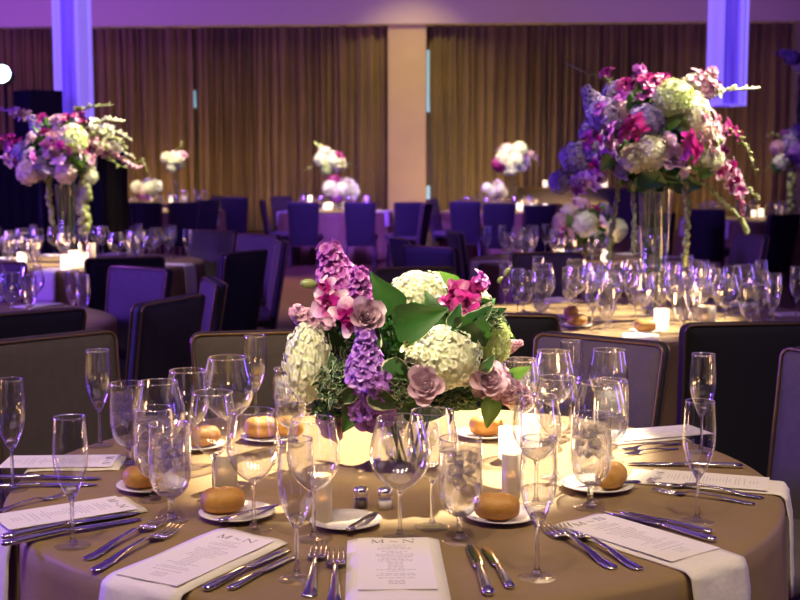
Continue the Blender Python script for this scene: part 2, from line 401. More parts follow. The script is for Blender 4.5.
DESC = {'fore': 'round foreground table under a taupe satin cloth, set for dinner', 'right': 'round taupe-clothed table under the biggest tall flower arrangement',
        'palm': 'round taupe-clothed table with the tall arrangement by the purple lantern at left', 'left': 'round taupe-clothed table cut off by the left edge of the photo',
        'mid': 'round table with the low white and green bouquet behind the biggest arrangement', 'farleft': 'distant round table at left with low white flowers and white votives',
        'farmid': 'distant round table with low bouquet in front of the left curtain, beside the pillar', 'farright': 'distant round table draped dark purple to the right of the pillar',
        'side': 'round table near the right edge with a white napkin hanging over its rim', 'backleft': 'hindmost round table at left under the small white tall bouquet',
        'backmid': 'hindmost round table by the left curtain under the yellow-tipped tall bouquet', 'backright': 'hindmost round table under the wide cream tall bouquet right of the pillar'}
del TABLES['stage']
CHAIRS = []
def table_builder():
    t = thing('banquet_table'); o = build('tablecloth', cloth_mesh(3), M_cloth, t); return t
TZ = .7502

# ------------------------------------------------------------------ chairs
def rrect(w2, z0, z1, r, rb, inset, n=7):
    pts = []
    def arc(cx, cz, rr, a0, a1):
        for i in range(n+1):
            a = a0+(a1-a0)*i/n; pts.append((cx+rr*math.cos(a), cz+rr*math.sin(a)))
    w2 -= inset; z0 += inset; z1 -= inset; r = max(.004, r-inset); rb = max(.004, rb-inset)
    arc(w2-r, z1-r, r, 0, PI/2); arc(-w2+r, z1-r, r, PI/2, PI); arc(-w2+rb, z0+rb, rb, PI, 1.5*PI); arc(w2-rb, z0+rb, rb, 1.5*PI, 2*PI)
    return pts
def pad(prof, w2, z0, z1, r, rb, fn):
    vs, fs = [], []; N0 = None
    for ins, y in prof:
        p = rrect(w2, z0, z1, r, rb, ins); N0 = len(p); vs += [fn(x, y, z) for x, z in p]
    k = len(prof)
    for i in range(k-1):
        for j in range(N0): j2 = (j+1) % N0; fs.append((i*N0+j, i*N0+j2, (i+1)*N0+j2, (i+1)*N0+j))
    fs.append(tuple(reversed(range(N0)))); fs.append(tuple((k-1)*N0+j for j in range(N0)))
    return MB().add(vs, fs)
def chair_builder():
    t = thing('banquet_chair')
    # origin under the middle of the top edge of the back; the sitter looks along +Y
    W, Z0, Z1, T = .235, .31, .955, .05
    lean = .16
    def fb(x, y, z): return (x*(1-.13*(1-(z-Z0)/(Z1-Z0))), y + .35*x*x - .02 + lean*(Z1-z), z + .10*x*x*(z > .8) )
    prof = [(.10, -T/2-.004), (.05, -T/2-.003), (.014, -T/2), (.004, -T/2+.006), (0, -T/2+.014), (0, T/2-.014), (.004, T/2-.006), (.016, T/2+.001), (.05, T/2+.007), (.10, T/2+.010)]
    b = build('backrest', pad(prof[5:], W-.001, Z0+.001, Z1-.001, .035, .02, fb), M_uph, t)
    build('back_shell', pad(prof[:6], W, Z0, Z1, .035, .02, fb), M_back, t)
    for s in (-1, 1):
        pp = [fb(x, s*(T/2-.001), z) for x, z in rrect(W, Z0, Z1, .035, .02, .004)]
        build('piping', MB().tube(pp, .0055, 6, close=True), M_pipe, b)
    yb = lean*(Z1-.45)
    ps = [(.03, 0.), (.008, .006), (0, .02), (0, .052), (.01, .068), (.03, .078), (.08, .084), (.14, .086)]
    def fs_(x, y, z): return (x*(1+.06*(z-.22)/.22), yb+z, .395+y)
    build('seat', pad(ps, .235, .0, .45, .04, .03, fs_), M_uph, t)
    def leg(x0, y0, z0, x1, y1):
        m = MB(); a, c = .015, .011
        vs = [(x1+i*c, y1+j*c, 0) for i, j in ((-1, -1), (1, -1), (1, 1), (-1, 1))]+[(x0+i*a, y0+j*a, z0) for i, j in ((-1, -1), (1, -1), (1, 1), (-1, 1))]
        return m.add(vs, [(3, 2, 1, 0), (4, 5, 6, 7), (0, 1, 5, 4), (1, 2, 6, 5), (2, 3, 7, 6), (3, 0, 4, 7)])
    for s in (-1, 1):
        build('leg', leg(s*.20, yb+.40, .40, s*.215, yb+.42), M_leg, t, smooth=False)
        build('leg', leg(s*.195, yb+.03, .40, s*.205, yb-.05), M_leg, t, smooth=False)
    build('seat_rail', MB().box(-.2, .2, yb+.04, yb+.41, .372, .396), M_leg, t, smooth=False)
    return t
def chair(px, py, face, label, group='banquet chairs', xy=None):
    p = Vector((*xy, 0)) if xy else at(px, py, .96)
    o = make('chair', chair_builder, (p.x, p.y, 0), math.radians(face-90)); CHAIRS.append((p.x, p.y, math.radians(face-90)))
    return tag(o, label, 'chair', group)
# around the foreground table
chair(0, 0, -46, 'olive-lit taupe banquet chair at the left of the foreground table, behind the flutes', xy=(-1.13, 4.00))
chair(262, 331, -78, 'taupe banquet chair behind the foreground table, just left of the flowers')
chair(601, 337, -128, 'lilac-grey banquet chair behind the foreground table, right of the flowers')
chair(0, 0, -148, 'violet-lit banquet chair cut off by the right edge of the photo', xy=(1.30, 3.58))
# around the table at the left edge
chair(0, 0, 133, 'dark banquet chair with its back to us at the left edge, before the glass cluster', xy=(-1.40, 4.68))
chair(141, 267, -127, 'bright violet-lit banquet chair facing us between two dark chair backs')
chair(170, 298, 157, 'nearly black chair back with brass-lit top edge in front of the violet chair')
chair(214, 280, -163, 'violet-lit chair seen almost edge-on, just behind the foreground wine glasses')
chair(0, 0, -100, 'dim violet chair at the far side of the left-edge table', xy=(-2.33, 7.06))
# around the table under the left arrangement
chair(125, 257, 108, 'wide dark chair back in front of the table with the tall left arrangement')
chair(244, 251, 152, 'dark chair back left of the brown floor, standing upright')
chair(282, 241, -170, 'chair seen edge-on beside the open brown floor')
chair(259, 234, -132, 'small violet chair peeking out behind the dark chair back by the open floor')
chair(0, 0, -118, 'violet chair behind the draped napkin of the left arrangement table', xy=(-1.55, 10.42))
# around the table under the biggest arrangement
chair(747, 322, 97, 'big black-green chair back in front of the right-hand table')
chair(497, 313, 78, 'dark chair back half hidden behind the right of the foreground bouquet')
chair(546, 252, -83, 'brown-grey chair with bright top rail behind the wine glasses of the right table')
chair(413, 267, -70, 'grey chair top showing just above the foreground bouquet')
chair(0, 0, 176, 'black chair at the right edge, at the side of the right-hand table', xy=(2.72, 7.9))
# around the table with the low bouquet
chair(430, 246, 48, 'violet chair back above the foreground bouquet, nearer of the pair')
chair(402, 238, 20, 'violet chair seen edge-on left of the pair above the foreground bouquet')
chair(455, 232, 10, 'violet chair farther back, left of the two empty flutes')
chair(751, 234, -165, 'violet chair with dark edge in front of the right-edge table')
# distant chairs
chair(706, 209, 62, 'deep violet chair back left of the napkin at the side table')
chair(784, 214, 120, 'grey-mauve chair back at the right edge under the far arrangement')
chair(146, 202, 80, 'dark chair back in front of the distant table with low white flowers')
chair(0, 0, 65, 'leftmost dark chair back before the distant table with low white flowers', xy=(-4.12, 18.4))
chair(184, 202, 125, 'brown chair back to the right of the distant white flower table')
chair(0, 0, 140, 'brown chair seen obliquely, second to the right of the distant white flower table', xy=(-2.96, 19.35))
chair(218, 196, -150, 'violet-edged chair by the left curtain, facing left')
chair(234, 197, 100, 'greenish chair back by the left curtain, next to the violet-edged chair')
chair(262, 200, 12, 'violet chair with pale lit edge at the left of the distant centre table')
chair(303, 202, 88, 'left violet chair back in front of the distant centre table')
chair(360, 202, 90, 'middle violet chair back in front of the distant centre table')
chair(410, 202, 105, 'right violet chair back in front of the distant centre table')
chair(281, 196, -40, 'small violet chair at the far left side of the distant centre table')
chair(427, 203, 165, 'dark chair seen edge-on under the daylight slit at the pillar')
chair(0, 0, -20, 'dark slanted chair right of the pillar, seen from its side', xy=(0.50, 19.55))
chair(465, 201, 80, 'violet chair back at the left of the purple-draped distant table')
chair(499, 203, 90, 'dark violet chair back before the cream low bouquet')
chair(655, 212, 90, 'dim chair back behind the vase of the biggest arrangement')
chair(540, 205, 110, 'dim violet chair at the right of the purple-draped distant table')

# cloths go on once the chairs stand: a tucked-in seat pushes the skirt inwards
for i, (k, (x, y)) in enumerate(TABLES.items()):
    t = thing('banquet_table', DESC[k], 'table', (x, y, 0), 0, 'round banquet tables'); mb = cloth_mesh(i)
    near = [c for c in CHAIRS if math.hypot(c[0]-x, c[1]-y) < 1.75]
    for q, v in enumerate(mb.v):
        if v[2] > .64: continue
        r0 = math.hypot(v[0], v[1]); ux, uy = v[0]/r0, v[1]/r0; r1 = r0
        for cx, cy_, rz in near:
            while r1 > .3:
                dx, dy = x+ux*r1-cx, y+uy*r1-cy_; lx, ly = dx*math.cos(rz)+dy*math.sin(rz), -dx*math.sin(rz)+dy*math.cos(rz)
                if abs(lx) < .285 and -.10 < ly < .565: r1 -= .01
                else: break
        wv = min(1, max(0, (.64-v[2])/.10)); rr = r0+(r1-r0)*wv; mb.v[q] = (ux*rr, uy*rr, v[2])
    build('tablecloth', mb, M_cloth, t)

# ------------------------------------------------------------------ glassware
def shell(outer, t=.0012):
    """closed lathe profile of a thin-walled bowl: outside up, over the rim, inside down"""
    inner = [(max(0, r-t), z+(t if i == 0 else 0)) for i, (r, z) in enumerate(outer)]
    inner[-1] = (inner[-1][0], inner[-1][1]-.0003)
    return outer + inner[::-1]
def smooth_prof(pts, n=5):
    out = []
    for i in range(len(pts)-1):
        p0 = pts[max(0, i-1)]; p1 = pts[i]; p2 = pts[i+1]; p3 = pts[min(len(pts)-1, i+2)]
        for j in range(n):
            t = j/n
            out.append(tuple(.5*((2*b)+(-a+c)*t+(2*a-5*b+4*c-d)*t*t+(-a+3*b-3*c+d)*t**3) for a, b, c, d in zip(p0, p1, p2, p3)))
    out.append(pts[-1]); return [(max(0, r), z) for r, z in out]
BOWL = {'red': [(0, .098), (.010, .100), (.030, .112), (.052, .136), (.062, .165), (.0605, .195), (.053, .225), (.0465, .250)],
        'white': [(0, .100), (.010, .102), (.030, .117), (.0475, .142), (.0545, .170), (.0530, .200), (.0480, .228), (.0445, .248)],
        'flute': [(0, .098), (.008, .100), (.017, .116), (.027, .140), (.0335, .168), (.0345, .195), (.0325, .230), (.0305, .262)],
        'water': [(0, .052), (.014, .053), (.031, .065), (.0420, .088), (.0452, .118), (.0452, .155), (.0440, .188), (.043, .212)]}
STEMZ = {'red': (.0042, .100), 'white': (.004, .102), 'flute': (.004, .100), 'water': (.0065, .055)}
FOOT = {'red': .041, 'white': .038, 'flute': .036, 'water': .037}
KNAME = {'red': 'wine_glass', 'white': 'wine_glass', 'flute': 'champagne_flute', 'water': 'water_goblet'}
def glass_builder(kind, level=None, ice=True, seg=36, detail=5):
    def b():
        r = random.Random(len(PROTO))
        t = thing(KNAME[kind]); bp = smooth_prof(BOWL[kind], detail)
        build('bowl', MB().lathe(shell(bp), seg), M_thin, t)
        if detail > 2: r_, z_ = bp[-1]; build('rim', MB().lathe([(r_-.0006+.0012*math.cos(a*PI/4), z_+.0012*math.sin(a*PI/4)) for a in range(9)], seg), M_rim, t)
        sr, sz = STEMZ[kind]; fr = FOOT[kind]
        st = smooth_prof([(sr*2.2, .0085), (sr*1.25, .018), (sr, .035 if kind != 'water' else .026), (sr, sz-.02 if kind != 'water' else sz-.014), (sr*1.3, sz-.006), (sr*2.2, sz+.0015)], 3)
        fl = {'flute': [(.0152, .1168), (.0120, .1215), (.006, .1235)], 'white': [(.0105, .1055), (.006, .1085)], 'red': [(.011, .1035), (.006, .1065)], 'water': [(.013, .0555), (.008, .0595)]}[kind]
        build('stem', MB().lathe([(0, st[0][1])]+st+fl+[(0, fl[-1][1]+.0005)], 18), M_stem, t)
        build('foot', MB().lathe([(0, 0), (fr, 0), (fr+.0008, .0010), (fr, .0022), (fr*.6, .0042), (sr*3.2, .0070), (sr*2.2, .0086), (0, .0086)], seg), M_foot, t)
        if level:
            ins = [(max(0, rr-.0016), z+.0016) for rr, z in bp if z < level]
            rl = ins[-1][0]
            wt = build('water', MB().lathe(ins+[(rl+.0004, level), (0, level)], seg), M_water, t)
            if ice:
                zmax = level-.012
                for q in range(15):
                    a = (q % 5)*1.2566+(q//5)*.7+.4*r.random(); z = zmax-.004-.024*(q//5)+.006*r.random(); rr = .024 if q % 5 else .006
                    s = .0085+.003*r.random()
                    bm = bmesh.new(); bmesh.ops.create_cube(bm, size=2*s); bmesh.ops.bevel(bm, geom=bm.edges[:], offset=s*.35, segments=2, affect='EDGES', profile=.5)
                    me = bpy.data.meshes.new('ice_cube'); bm.to_mesh(me); bm.free(); me.materials.append(M_ice)
                    obj('ice_cube', me, t, (rr*math.cos(a), rr*math.sin(a), z), (r.random()*3, r.random()*3, r.random()*3))
        return t
    return b
def glass(kind, p, variant='', level=None, ice=True, sc=1., seg=36, detail=5):
    return make(kind+variant, glass_builder(kind, level, ice, seg, detail), (p.x, p.y, TZ), rnd.random()*6.28, sc)
USED = []
def fg(kind, px, py, label, level=None, sc=1.):
    p = at(px, py, .75); USED.append((p.x, p.y, .045))
    v = 'w' if level else ''
    o = glass(kind, p, v, level, True, sc); cat = KNAME[kind].replace('_', ' ').replace('champagne ', '').replace('water ', '')
    tag(o, label, {'red': 'wine glass', 'white': 'wine glass', 'flute': 'champagne flute', 'water': 'water glass'}[kind], 'glasses on the foreground table'); return o
FL, WL = None, .188
fg('flute', 13, 490, 'empty champagne flute at the left edge, before the olive chair')
fg('flute', 73, 546, 'empty flute standing in front of the left napkin and its knives')
fg('flute', 100, 446, 'empty flute against the olive chair at left, farthest of the three left flutes')
fg('flute', 297, 579, 'tall empty flute at the front, right of the two knife tips')
fg('flute', 537, 577, 'tall empty flute at the front, right of the two butter knives')
fg('flute', 697, 522, 'empty flute at the right end of the table, between forks and knives')
fg('flute', 701, 452, 'empty flute against the black-green chair, behind the right napkin')
fg('flute', 570, 432, 'empty flute against the lilac-grey chair, behind the wine glasses')
fg('flute', 256, 424, 'empty flute against the taupe chair, left of the bouquet')
fg('red', 400, 538, 'large empty balloon wine glass standing before the bouquet, behind the front menu')
fg('white', 432, 527, 'empty wine glass just behind the large balloon glass, left of the iced water')
fg('white', 254, 530, 'empty wine glass right of the plated roll, behind the front-left napkin', sc=1.02)
fg('white', 314, 539, 'wine glass directly behind the tall front flute, beside the dim votive')
fg('red', 229, 460, 'big empty wine glass before the taupe chair, left of the bouquet', sc=1.07)
fg('white', 214, 500, 'wine glass behind the plated roll at left of the bouquet')
fg('red', 160, 486, 'big wine glass behind the left iced water goblets')
fg('white', 189, 468, 'wine glass between the two big wine glasses at left')
fg('red', 599, 487, 'big empty wine glass behind the iced water at right')
fg('white', 556, 478, 'wine glass left of the big right one, nearer the candle')
fg('red', 552, 441, 'big wine glass in front of the lilac-grey chair, at its left edge')
fg('white', 520, 452, 'wine glass just right of the brightest candle')
fg('white', 536, 505, 'wine glass behind the tall front-right flute')
fg('white', 607, 438, 'wine glass before the lilac-grey chair, behind the big right one')
fg('water', 171, 521, 'iced water goblet left of the plated roll, nearest of the left waters', WL)
fg('water', 129, 466, 'iced water goblet behind the plain roll at far left', WL)
fg('water', 155, 500, 'iced water goblet just behind the nearest left water', WL)
fg('water', 460, 541, 'iced water goblet in the middle, left of the plated roll', WL)
fg('water', 590, 508, 'iced water goblet at right, in front of the amber roll', WL)
fg('water', 290, 446, 'water goblet beside the white hydrangea at left of the bouquet', WL)
fg('water', 610, 462, 'water goblet partly hidden behind the big right wine glass', WL)
fg('water', 528, 434, 'water goblet behind the brightest candle, near the pink blossoms', WL)

# ------------------------------------------------------------------ candles
M_glow = mat('glowing_frosted_glass', (.85, .80, .72), .5, emit=(1., .80, .52), estr=1.5)
M_dim = mat('frosted_votive_glass_dim', (.62, .52, .42), .4, trans=.6, emit=(1., .62, .34), estr=.06)
M_waxd = mat('faint_glow_wax', (.80, .68, .50), .6, emit=(1., .62, .30), estr=.15)  # faint glow put into the flameless wax and its holder
def votive_builder(hh=.085, r=.03, holder=None):
    def b():
        t = thing('votive_candle')
        build('holder', MB().lathe(shell([(0, 0), (r*.85, 0), (r*.97, .004), (r, .02), (r, hh)], .002), 28), holder, t)
        wx = build('wax', MB().lathe([(0, .003), (r*.8, .003), (r*.86, .008), (r*.86, hh*.5), (r*.7, hh*.53), (0, hh*.5)], 24), M_waxd if holder is M_dim else M_wax, t)
        build('wick', MB().tube([(0, 0, hh*.5), (.001, 0, hh*.58)], .0012, 6), M_black, wx)
        if holder is not M_dim: build('flame', MB().lathe([(0, hh*.55), (.004, hh*.60), (.0055, hh*.68), (.003, hh*.82), (0, hh*.92)], 10), M_flame, t)
        return t
    return b
def votive(p, kind='short', sc=1.):
    hb = {'short': (.083, .028, M_glow), 'tall': (.105, .022, M_dim), 'dim': (.085, .03, M_dim)}[kind]
    return make('votive'+kind, votive_builder(*hb), (p.x, p.y, TZ), 0, sc)
for px, py, k, lb in ((509, 459, 'short', 'brightest lit votive candle on the foreground table, under the pink blossoms'), (529, 446, 'short', 'lit votive candle just behind the brightest one'),
                      (511, 498, 'tall', 'tall slim votive candle behind the plated roll in the middle'), (322, 523, 'tall', 'tall slim votive candle left of the empty bread plate'),
                      (225, 489, 'dim', 'lit votive candle behind the plated roll at left')):
    tag(votive(at(px, py, .75), k), lb, 'candle', 'votive candles on the foreground table')
    p = at(px, py, .75); light('candle_glow', 'POINT', (p.x, p.y, .86), None, .55, (1, .58, .25), shadow_soft_size=.02)

# ------------------------------------------------------------------ plates and rolls
def plate_builder():
    t = thing('bread_plate')
    build('plate_body', MB().lathe([(0, .0), (.045, 0), (.048, .003), (.078, .012), (.0785, .0135), (.076, .0145), (.05, .007), (.044, .0055), (0, .0055)], 40), M_china, t); return t
def roll_builder():
    t = thing('bread_roll')
    def fn(d, q):
        f = (abs(d.x)**3+math.hypot(d.y, d.z)**3)**(-1/3)
        cr = math.exp(-((d.y-.25*d.x)/.16)**2)*max(0, d.z)+.8*math.exp(-((d.x+.1)/.14)**2)*max(0, d.z)
        return Vector((q.x*f*.96, q.y*f, q.z*f*(1-.13*cr) if d.z > 0 else q.z*min(f, 1.)))
    build('crust', MB().blob((.045, .031, .027), 26, 16, Matrix.Translation((0, 0, .0245)), fn), M_crust, t); return t
def plate(px, py, label, roll=None, butter=None, sc=1., rl=None):
    p = at(px, py, .75); o = make('plate', plate_builder, (p.x, p.y, TZ), 0, sc); tag(o, label, 'plate', 'bread plates on the foreground table')
    if roll is not None:
        q = at(*roll[:2], .757); r = make('roll', roll_builder, (q.x, q.y, .7565), math.radians(roll[2]), roll[3]); tag(r, rl, 'bread roll', 'bread rolls on the foreground table')
    if butter: knife(*butter, label=butter_lab.pop(0), butter=True)
# ------------------------------------------------------------------ flatware
def flat_strip(prof, n=7, flat=.5, zf=None):
    """rounded lengthwise bar: prof = [(y, half width, half thickness, z)]"""
    vs, fs = [], []; k = len(prof); n = 10
    for y, wd, th, z in prof:
        for j in range(n):
            a = 2*PI*j/n; vs.append((wd*math.cos(a), y, z+th*math.sin(a)))
    for i in range(k-1):
        for j in range(n): j2 = (j+1) % n; fs.append((i*n+j, i*n+j2, (i+1)*n+j2, (i+1)*n+j))
    fs.append(tuple(reversed(range(n)))); fs.append(tuple((k-1)*n+j for j in range(n)))
    return MB().add(vs, fs)
def knife_builder(L, name):
    def b():
        t = thing(name); h = L*.46
        build('handle', flat_strip([(0, .004, .003, .005), (.004, .0085, .0045, .005), (.02, .0095, .005, .0052), (h*.6, .0075, .0045, .006), (h*.93, .0058, .004, .0068), (h, .005, .0035, .007)]), M_steel, t)
        build('blade', flat_strip([(h, .005, .003, .007), (h+.008, .0085, .0018, .0066), (h+.03, .0098, .0013, .006), (L-.035, .0105, .001, .0045), (L-.012, .0085, .0008, .004), (L-.002, .003, .0006, .004), (L, .001, .0004, .004)]), M_steel, t)
        return t
    return b
def fork_builder(L):
    def b():
        t = thing('dinner_fork')
        build('handle', flat_strip([(0, .004, .0012, .002), (.006, .0095, .0016, .0022), (.03, .0085, .0018, .003), (L*.38, .0042, .002, .009), (L*.58, .0032, .0022, .011), (L*.66, .0042, .002, .009)]), M_steel, t)
        z0 = .008
        build('fork_head', flat_strip([(L*.66, .0042, .002, .009), (L*.69, .0095, .0014, .0068), (L*.72, .0125, .0012, .0052), (L*.765, .0128, .0011, .0040)]), M_steel, t)
        for q in range(4):
            x = (q-1.5)*.0072
            build('tine', MB().tube([(x, L*.76, .0040), (x*.98, L*.84, .0036), (x*.95, L*.92, .0050), (x*.93, L, .0090)], [.0020, .0018, .0015, .0008], 8), M_steel, t)
        return t
    return b
def lay(kind, builder, L, a, b, z=TZ):
    A, B = at(*a, z), at(*b, z); d = B-A
    return make(kind, builder, (A.x, A.y, z), math.atan2(d.y, d.x)-PI/2, max(.8, min(1.45, d.length/L)))
def knife(a, b, label, butter=False, z=TZ):
    o = lay('butter_knife' if butter else 'table_knife', knife_builder(.17 if butter else .235, 'butter_knife' if butter else 'table_knife'), .17 if butter else .235, a, b, z)
    tag(o, label, 'knife', 'flatware on the foreground table')
def fork(a, b, label, z=TZ):
    tag(lay('fork', fork_builder(.20), .20, a, b, z), label, 'fork', 'flatware on the foreground table')
ZP = .763
plate(237, 517, 'bread plate left of the bouquet carrying the round roll', (223, 512, 15, 1.10), None, 1.05, 'round golden roll on the plate left of the bouquet')
knife((219, 523), (279, 506), 'butter knife lying across the plate of the round roll', True, ZP)
plate(346, 525, 'empty bread plate behind the front menu, with only a knife on it', None, None, .98)
knife((348, 532), (377, 513), 'butter knife laid on the empty bread plate', True, ZP)
plate(501, 519, 'bread plate in the middle right of the iced water', (497, 519, -5, 1.12), None, 1.05, 'long golden roll on the plate right of the middle iced water')
plate(152, 489, 'bread plate at left under the brown-topped roll', (143, 487, 30, 1.05), None, 1.05, 'brown-topped roll beside the iced water at left')
plate(597, 489, 'bread plate at right behind the iced water goblet', (611, 487, 70, 1.15), None, 1.1, 'amber roll behind the iced water goblet at right')
knife((640, 484), (575, 489), 'butter knife on the plate of the amber roll', True, ZP)
plate(484, 437, 'bread plate behind the bouquet carrying the peach-lit roll', (486, 435, 0, 1.1), None, 1., 'peach-lit roll showing under the right of the bouquet')
plate(269, 440, 'bread plate behind the wine glasses, left of the bouquet', (262, 437, 20, 1.15), None, 1., 'orange roll left of the bouquet, in front of the taupe chair')
p_ = at(283, 437, .757); tag(make('roll', roll_builder, (p_.x+.015, p_.y+.01, .7565), 2.2, 1.1), 'second orange roll left of the bouquet, nearest the hydrangea', 'bread roll', 'bread rolls on the foreground table')
plate(196, 448, 'bread plate between the big wine glasses at left', (203, 446, 40, 1.1), None, 1., 'yellow roll seen through the wine glasses at left')
# front setting
fork((309, 598), (321, 541), 'left of the two forks beside the front menu')
fork((334, 606), (337, 541), 'fork touching the left edge of the front napkin')
knife((489, 597), (470, 546), 'knife with green reflection right of the front menu')
knife((511, 590), (484, 548), 'knife with amber reflection, outer of the pair right of the front menu')
# front-left setting
fork((86, 561), (184, 512), 'upper of the two forks left of the front-left napkin')
fork((94, 572), (191, 523), 'lower of the two forks, along the front-left napkin')
knife((205, 592), (290, 550), 'knife along the lower edge of the front-left napkin')
knife((230, 591), (297, 556), 'outer knife right of the front-left napkin, by the tall flute')
# left setting
knife((2, 547), (143, 520), 'lower of the two knives under the left napkin')
knife((2, 540), (140, 514), 'upper of the two knives, along the left napkin')
fork((-8, 513), (66, 496), 'fork above the left napkin, behind the flute')
# far-left setting
knife((-10, 479), (102, 480), 'knife under the farthest left napkin, touching it')
knife((-8, 488), (98, 486), 'outer knife below the farthest left napkin')
# front-right setting
fork((614, 570), (541, 527), 'inner fork left of the front-right napkin')
fork((640, 571), (556, 527), 'fork touching the front-right napkin')
knife((716, 543), (603, 512), 'lower knife along the top of the front-right napkin')
knife((712, 534), (617, 512), 'upper knife behind the front-right napkin')
# right setting
fork((764, 499), (648, 484), 'upper fork below the right napkin')
fork((755, 505), (653, 492), 'lower fork below the right napkin, by the flute foot')
knife((743, 468), (627, 465), 'knife above the right napkin, pointing at the bouquet')
# back-right setting
fork((681, 444), (618, 452), 'fork below the back-right napkin')
fork((678, 449), (622, 456), 'nearer fork below the back-right napkin')

# ------------------------------------------------------------------ napkins and menus
C0 = Vector((TABLES['fore'][0], TABLES['fore'][1], 0))
def napkin_mesh(A, u, wd, Lt, hang, skew=0.):
    """folded napkin strip: runs flat for Lt along u, bends over the rim, hangs; returns MB in local coords (origin A, +Y along u)"""
    path = [(0, .0), (.02, .001)] + [(Lt*t, .0005) for t in (.2, .4, .6, .8)] + [(Lt-.02, 0)]
    r = .02
    for i in range(1, 7): a = i/6*PI/2; path.append((Lt-.01+r*math.sin(a), -r+r*math.cos(a)))
    for i in range(1, 7): path.append((Lt-.01+r+.006+.012*i/6, -r-hang*i/6))
    nx = 8; th = .006; top, bot = [], []
    for q, (y, z) in enumerate(path):
        k = min(q+1, len(path)-1); j = max(q-1, 0); ty, tz = path[k][0]-path[j][0], path[k][1]-path[j][1]; l = math.hypot(ty, tz); ny, nz = -tz/l, ty/l
        for i in range(nx+1):
            x = (i/nx-.5)*wd; yy = y + (skew*x if q < 2 else skew*x*(1-q/12) if q < 12 else 0)
            e = 1-(abs(i/nx-.5)*2)**6*.6; wob = .0012*math.sin(q*1.7+i*1.3)
            h = th*e+wob
            top.append((x, yy+ny*h, z+nz*h)); bot.append((x, yy, z))
    n = nx+1; k = len(path); fs = []; o = len(top)
    for q in range(k-1):
        for i in range(nx):
            a = q*n+i; fs.append((a, a+1, a+n+1, a+n)); fs.append((o+a, o+a+n, o+a+n+1, o+a+1))
        fs.append((q*n, q*n+n, o+q*n+n, o+q*n)); fs.append((q*n+nx, o+q*n+nx, o+q*n+n+nx, q*n+n+nx))
    for i in range(nx): fs.append((i, o+i, o+i+1, i+1)); a = (k-1)*n+i; fs.append((a, a+1, o+a+1, o+a))
    return MB().add(top+bot, fs)
def menu_builder(L=.305, W=.142):
    def b():
        t = thing('menu_card'); m = MB()
        m.box(-W/2, W/2, 0, L, 0, .0012)
        build('card', m, M_card, t, smooth=False)
        h = MB(); z0, z1 = .00125, .0016
        def st(x0, y0, x1, y1, wd):
            d = Vector((x1-x0, y1-y0)); n = Vector((-d.y, d.x)).normalized()*wd/2
            vs = [(x0+n.x, y0+n.y), (x0-n.x, y0-n.y), (x1-n.x, y1-n.y), (x1+n.x, y1+n.y)]
            h.add([(x, y, z) for z in (z0, z1) for x, y in vs], [(3, 2, 1, 0), (4, 5, 6, 7), (0, 1, 5, 4), (1, 2, 6, 5), (2, 3, 7, 6), (3, 0, 4, 7)])
        # card lies with its head at y = 0 side (towards the table's middle), read from the rim: +x to the reader's right is -x here
        hy = .012; s = .020
        def P(u, v): return (-(u), hy+s-v)
        def seg(u0, v0, u1, v1, wd): a, b_ = P(u0, v0), P(u1, v1); st(*a, *b_, wd)
        def serif(u, v): seg(u-.0032, v, u+.0032, v, .0009)
        x = -.042   # M
        seg(x, 0, x, s, .0010); seg(x, s, x+.010, 0, .0030); seg(x+.010, 0, x+.020, s, .0012); seg(x+.020, 0, x+.020, s, .0030)
        for u in (x, x+.020): serif(u, 0); serif(u, s)
        # small flourish between the two initials
        pr = None
        for i in range(13):
            u, v = -.008+.016*i/12, s*.42+.0038*math.sin(i/12*2*PI)
            if pr: seg(*pr, u, v, .0013)
            pr = (u, v)
        x = .020    # N
        seg(x, 0, x, s, .0010); seg(x, s, x+.019, 0, .0030); seg(x+.019, 0, x+.019, s, .0010); serif(x, 0); serif(x, s); serif(x+.019, s)
        build('initials', h, M_ink, t, smooth=False)
        h = MB(); r = random.Random(4); y = .048
        while y < L-.02:
            wd = r.choice((.03, .05, .066, .074)); xx = -wd/2
            while xx < wd/2:
                w1 = .004+.009*r.random(); st(xx, y, min(xx+w1, wd/2), y, .0016); xx += w1+.0022
            y += r.choice((.0085, .0085, .0085, .0145))
        build('printed_lines', h, M_inkl, t, smooth=False)
        return t
    return b
def napkin(a, b, wd, label, hang=.22, menu=True, mlabel=None, skew=0., mofs=.012, minset=0., msc=1.):
    A, B = at(*a, .75), at(*b, .75); d = (B-A); d.z = 0; Lr = d.length; u = d/Lr
    # run on until the rim, so that it hangs clear of the cloth
    rel = Vector((A.x-C0.x, A.y-C0.y)); uu = Vector((u.x, u.y)); bq = rel.dot(uu); s = -bq+math.sqrt(max(0, bq*bq-rel.length_squared+(TR+.006)**2))
    o = build('folded_napkin', napkin_mesh(A, u, wd, s, hang, skew), M_napkin); o.location = (A.x, A.y, TZ+.0008); o.rotation_euler = (0, 0, math.atan2(u.y, u.x)-PI/2)
    tag(o, label, 'napkin', 'napkins on the foreground table')
    if menu:
        c = make('menu', menu_builder(), (A.x+u.x*mofs-u.y*minset, A.y+u.y*mofs+u.x*minset, TZ+.0085), math.atan2(u.y, u.x)-PI/2, msc)
        tag(c, mlabel, 'menu', 'printed menus on the foreground table')
napkin((393, 541), (399, 612), .185, 'white napkin under the front menu with initials', mlabel='front menu card headed with large M and N initials', menu=True)
napkin((253, 537), (139, 588), .185, 'white napkin at front left, hanging over the rim below two forks', mlabel='menu card lying on the front-left napkin', skew=-.1, mofs=.03)
napkin((135, 505), (-40, 533), .150, 'white napkin at the left, above the two long knives', mlabel='menu card on the left napkin, behind the front flute', mofs=.02, msc=.92)
napkin((124, 464), (-60, 466), .150, 'white napkin farthest to the left, before the olive chair', mlabel='menu card on the farthest left napkin', mofs=.02, msc=.92)
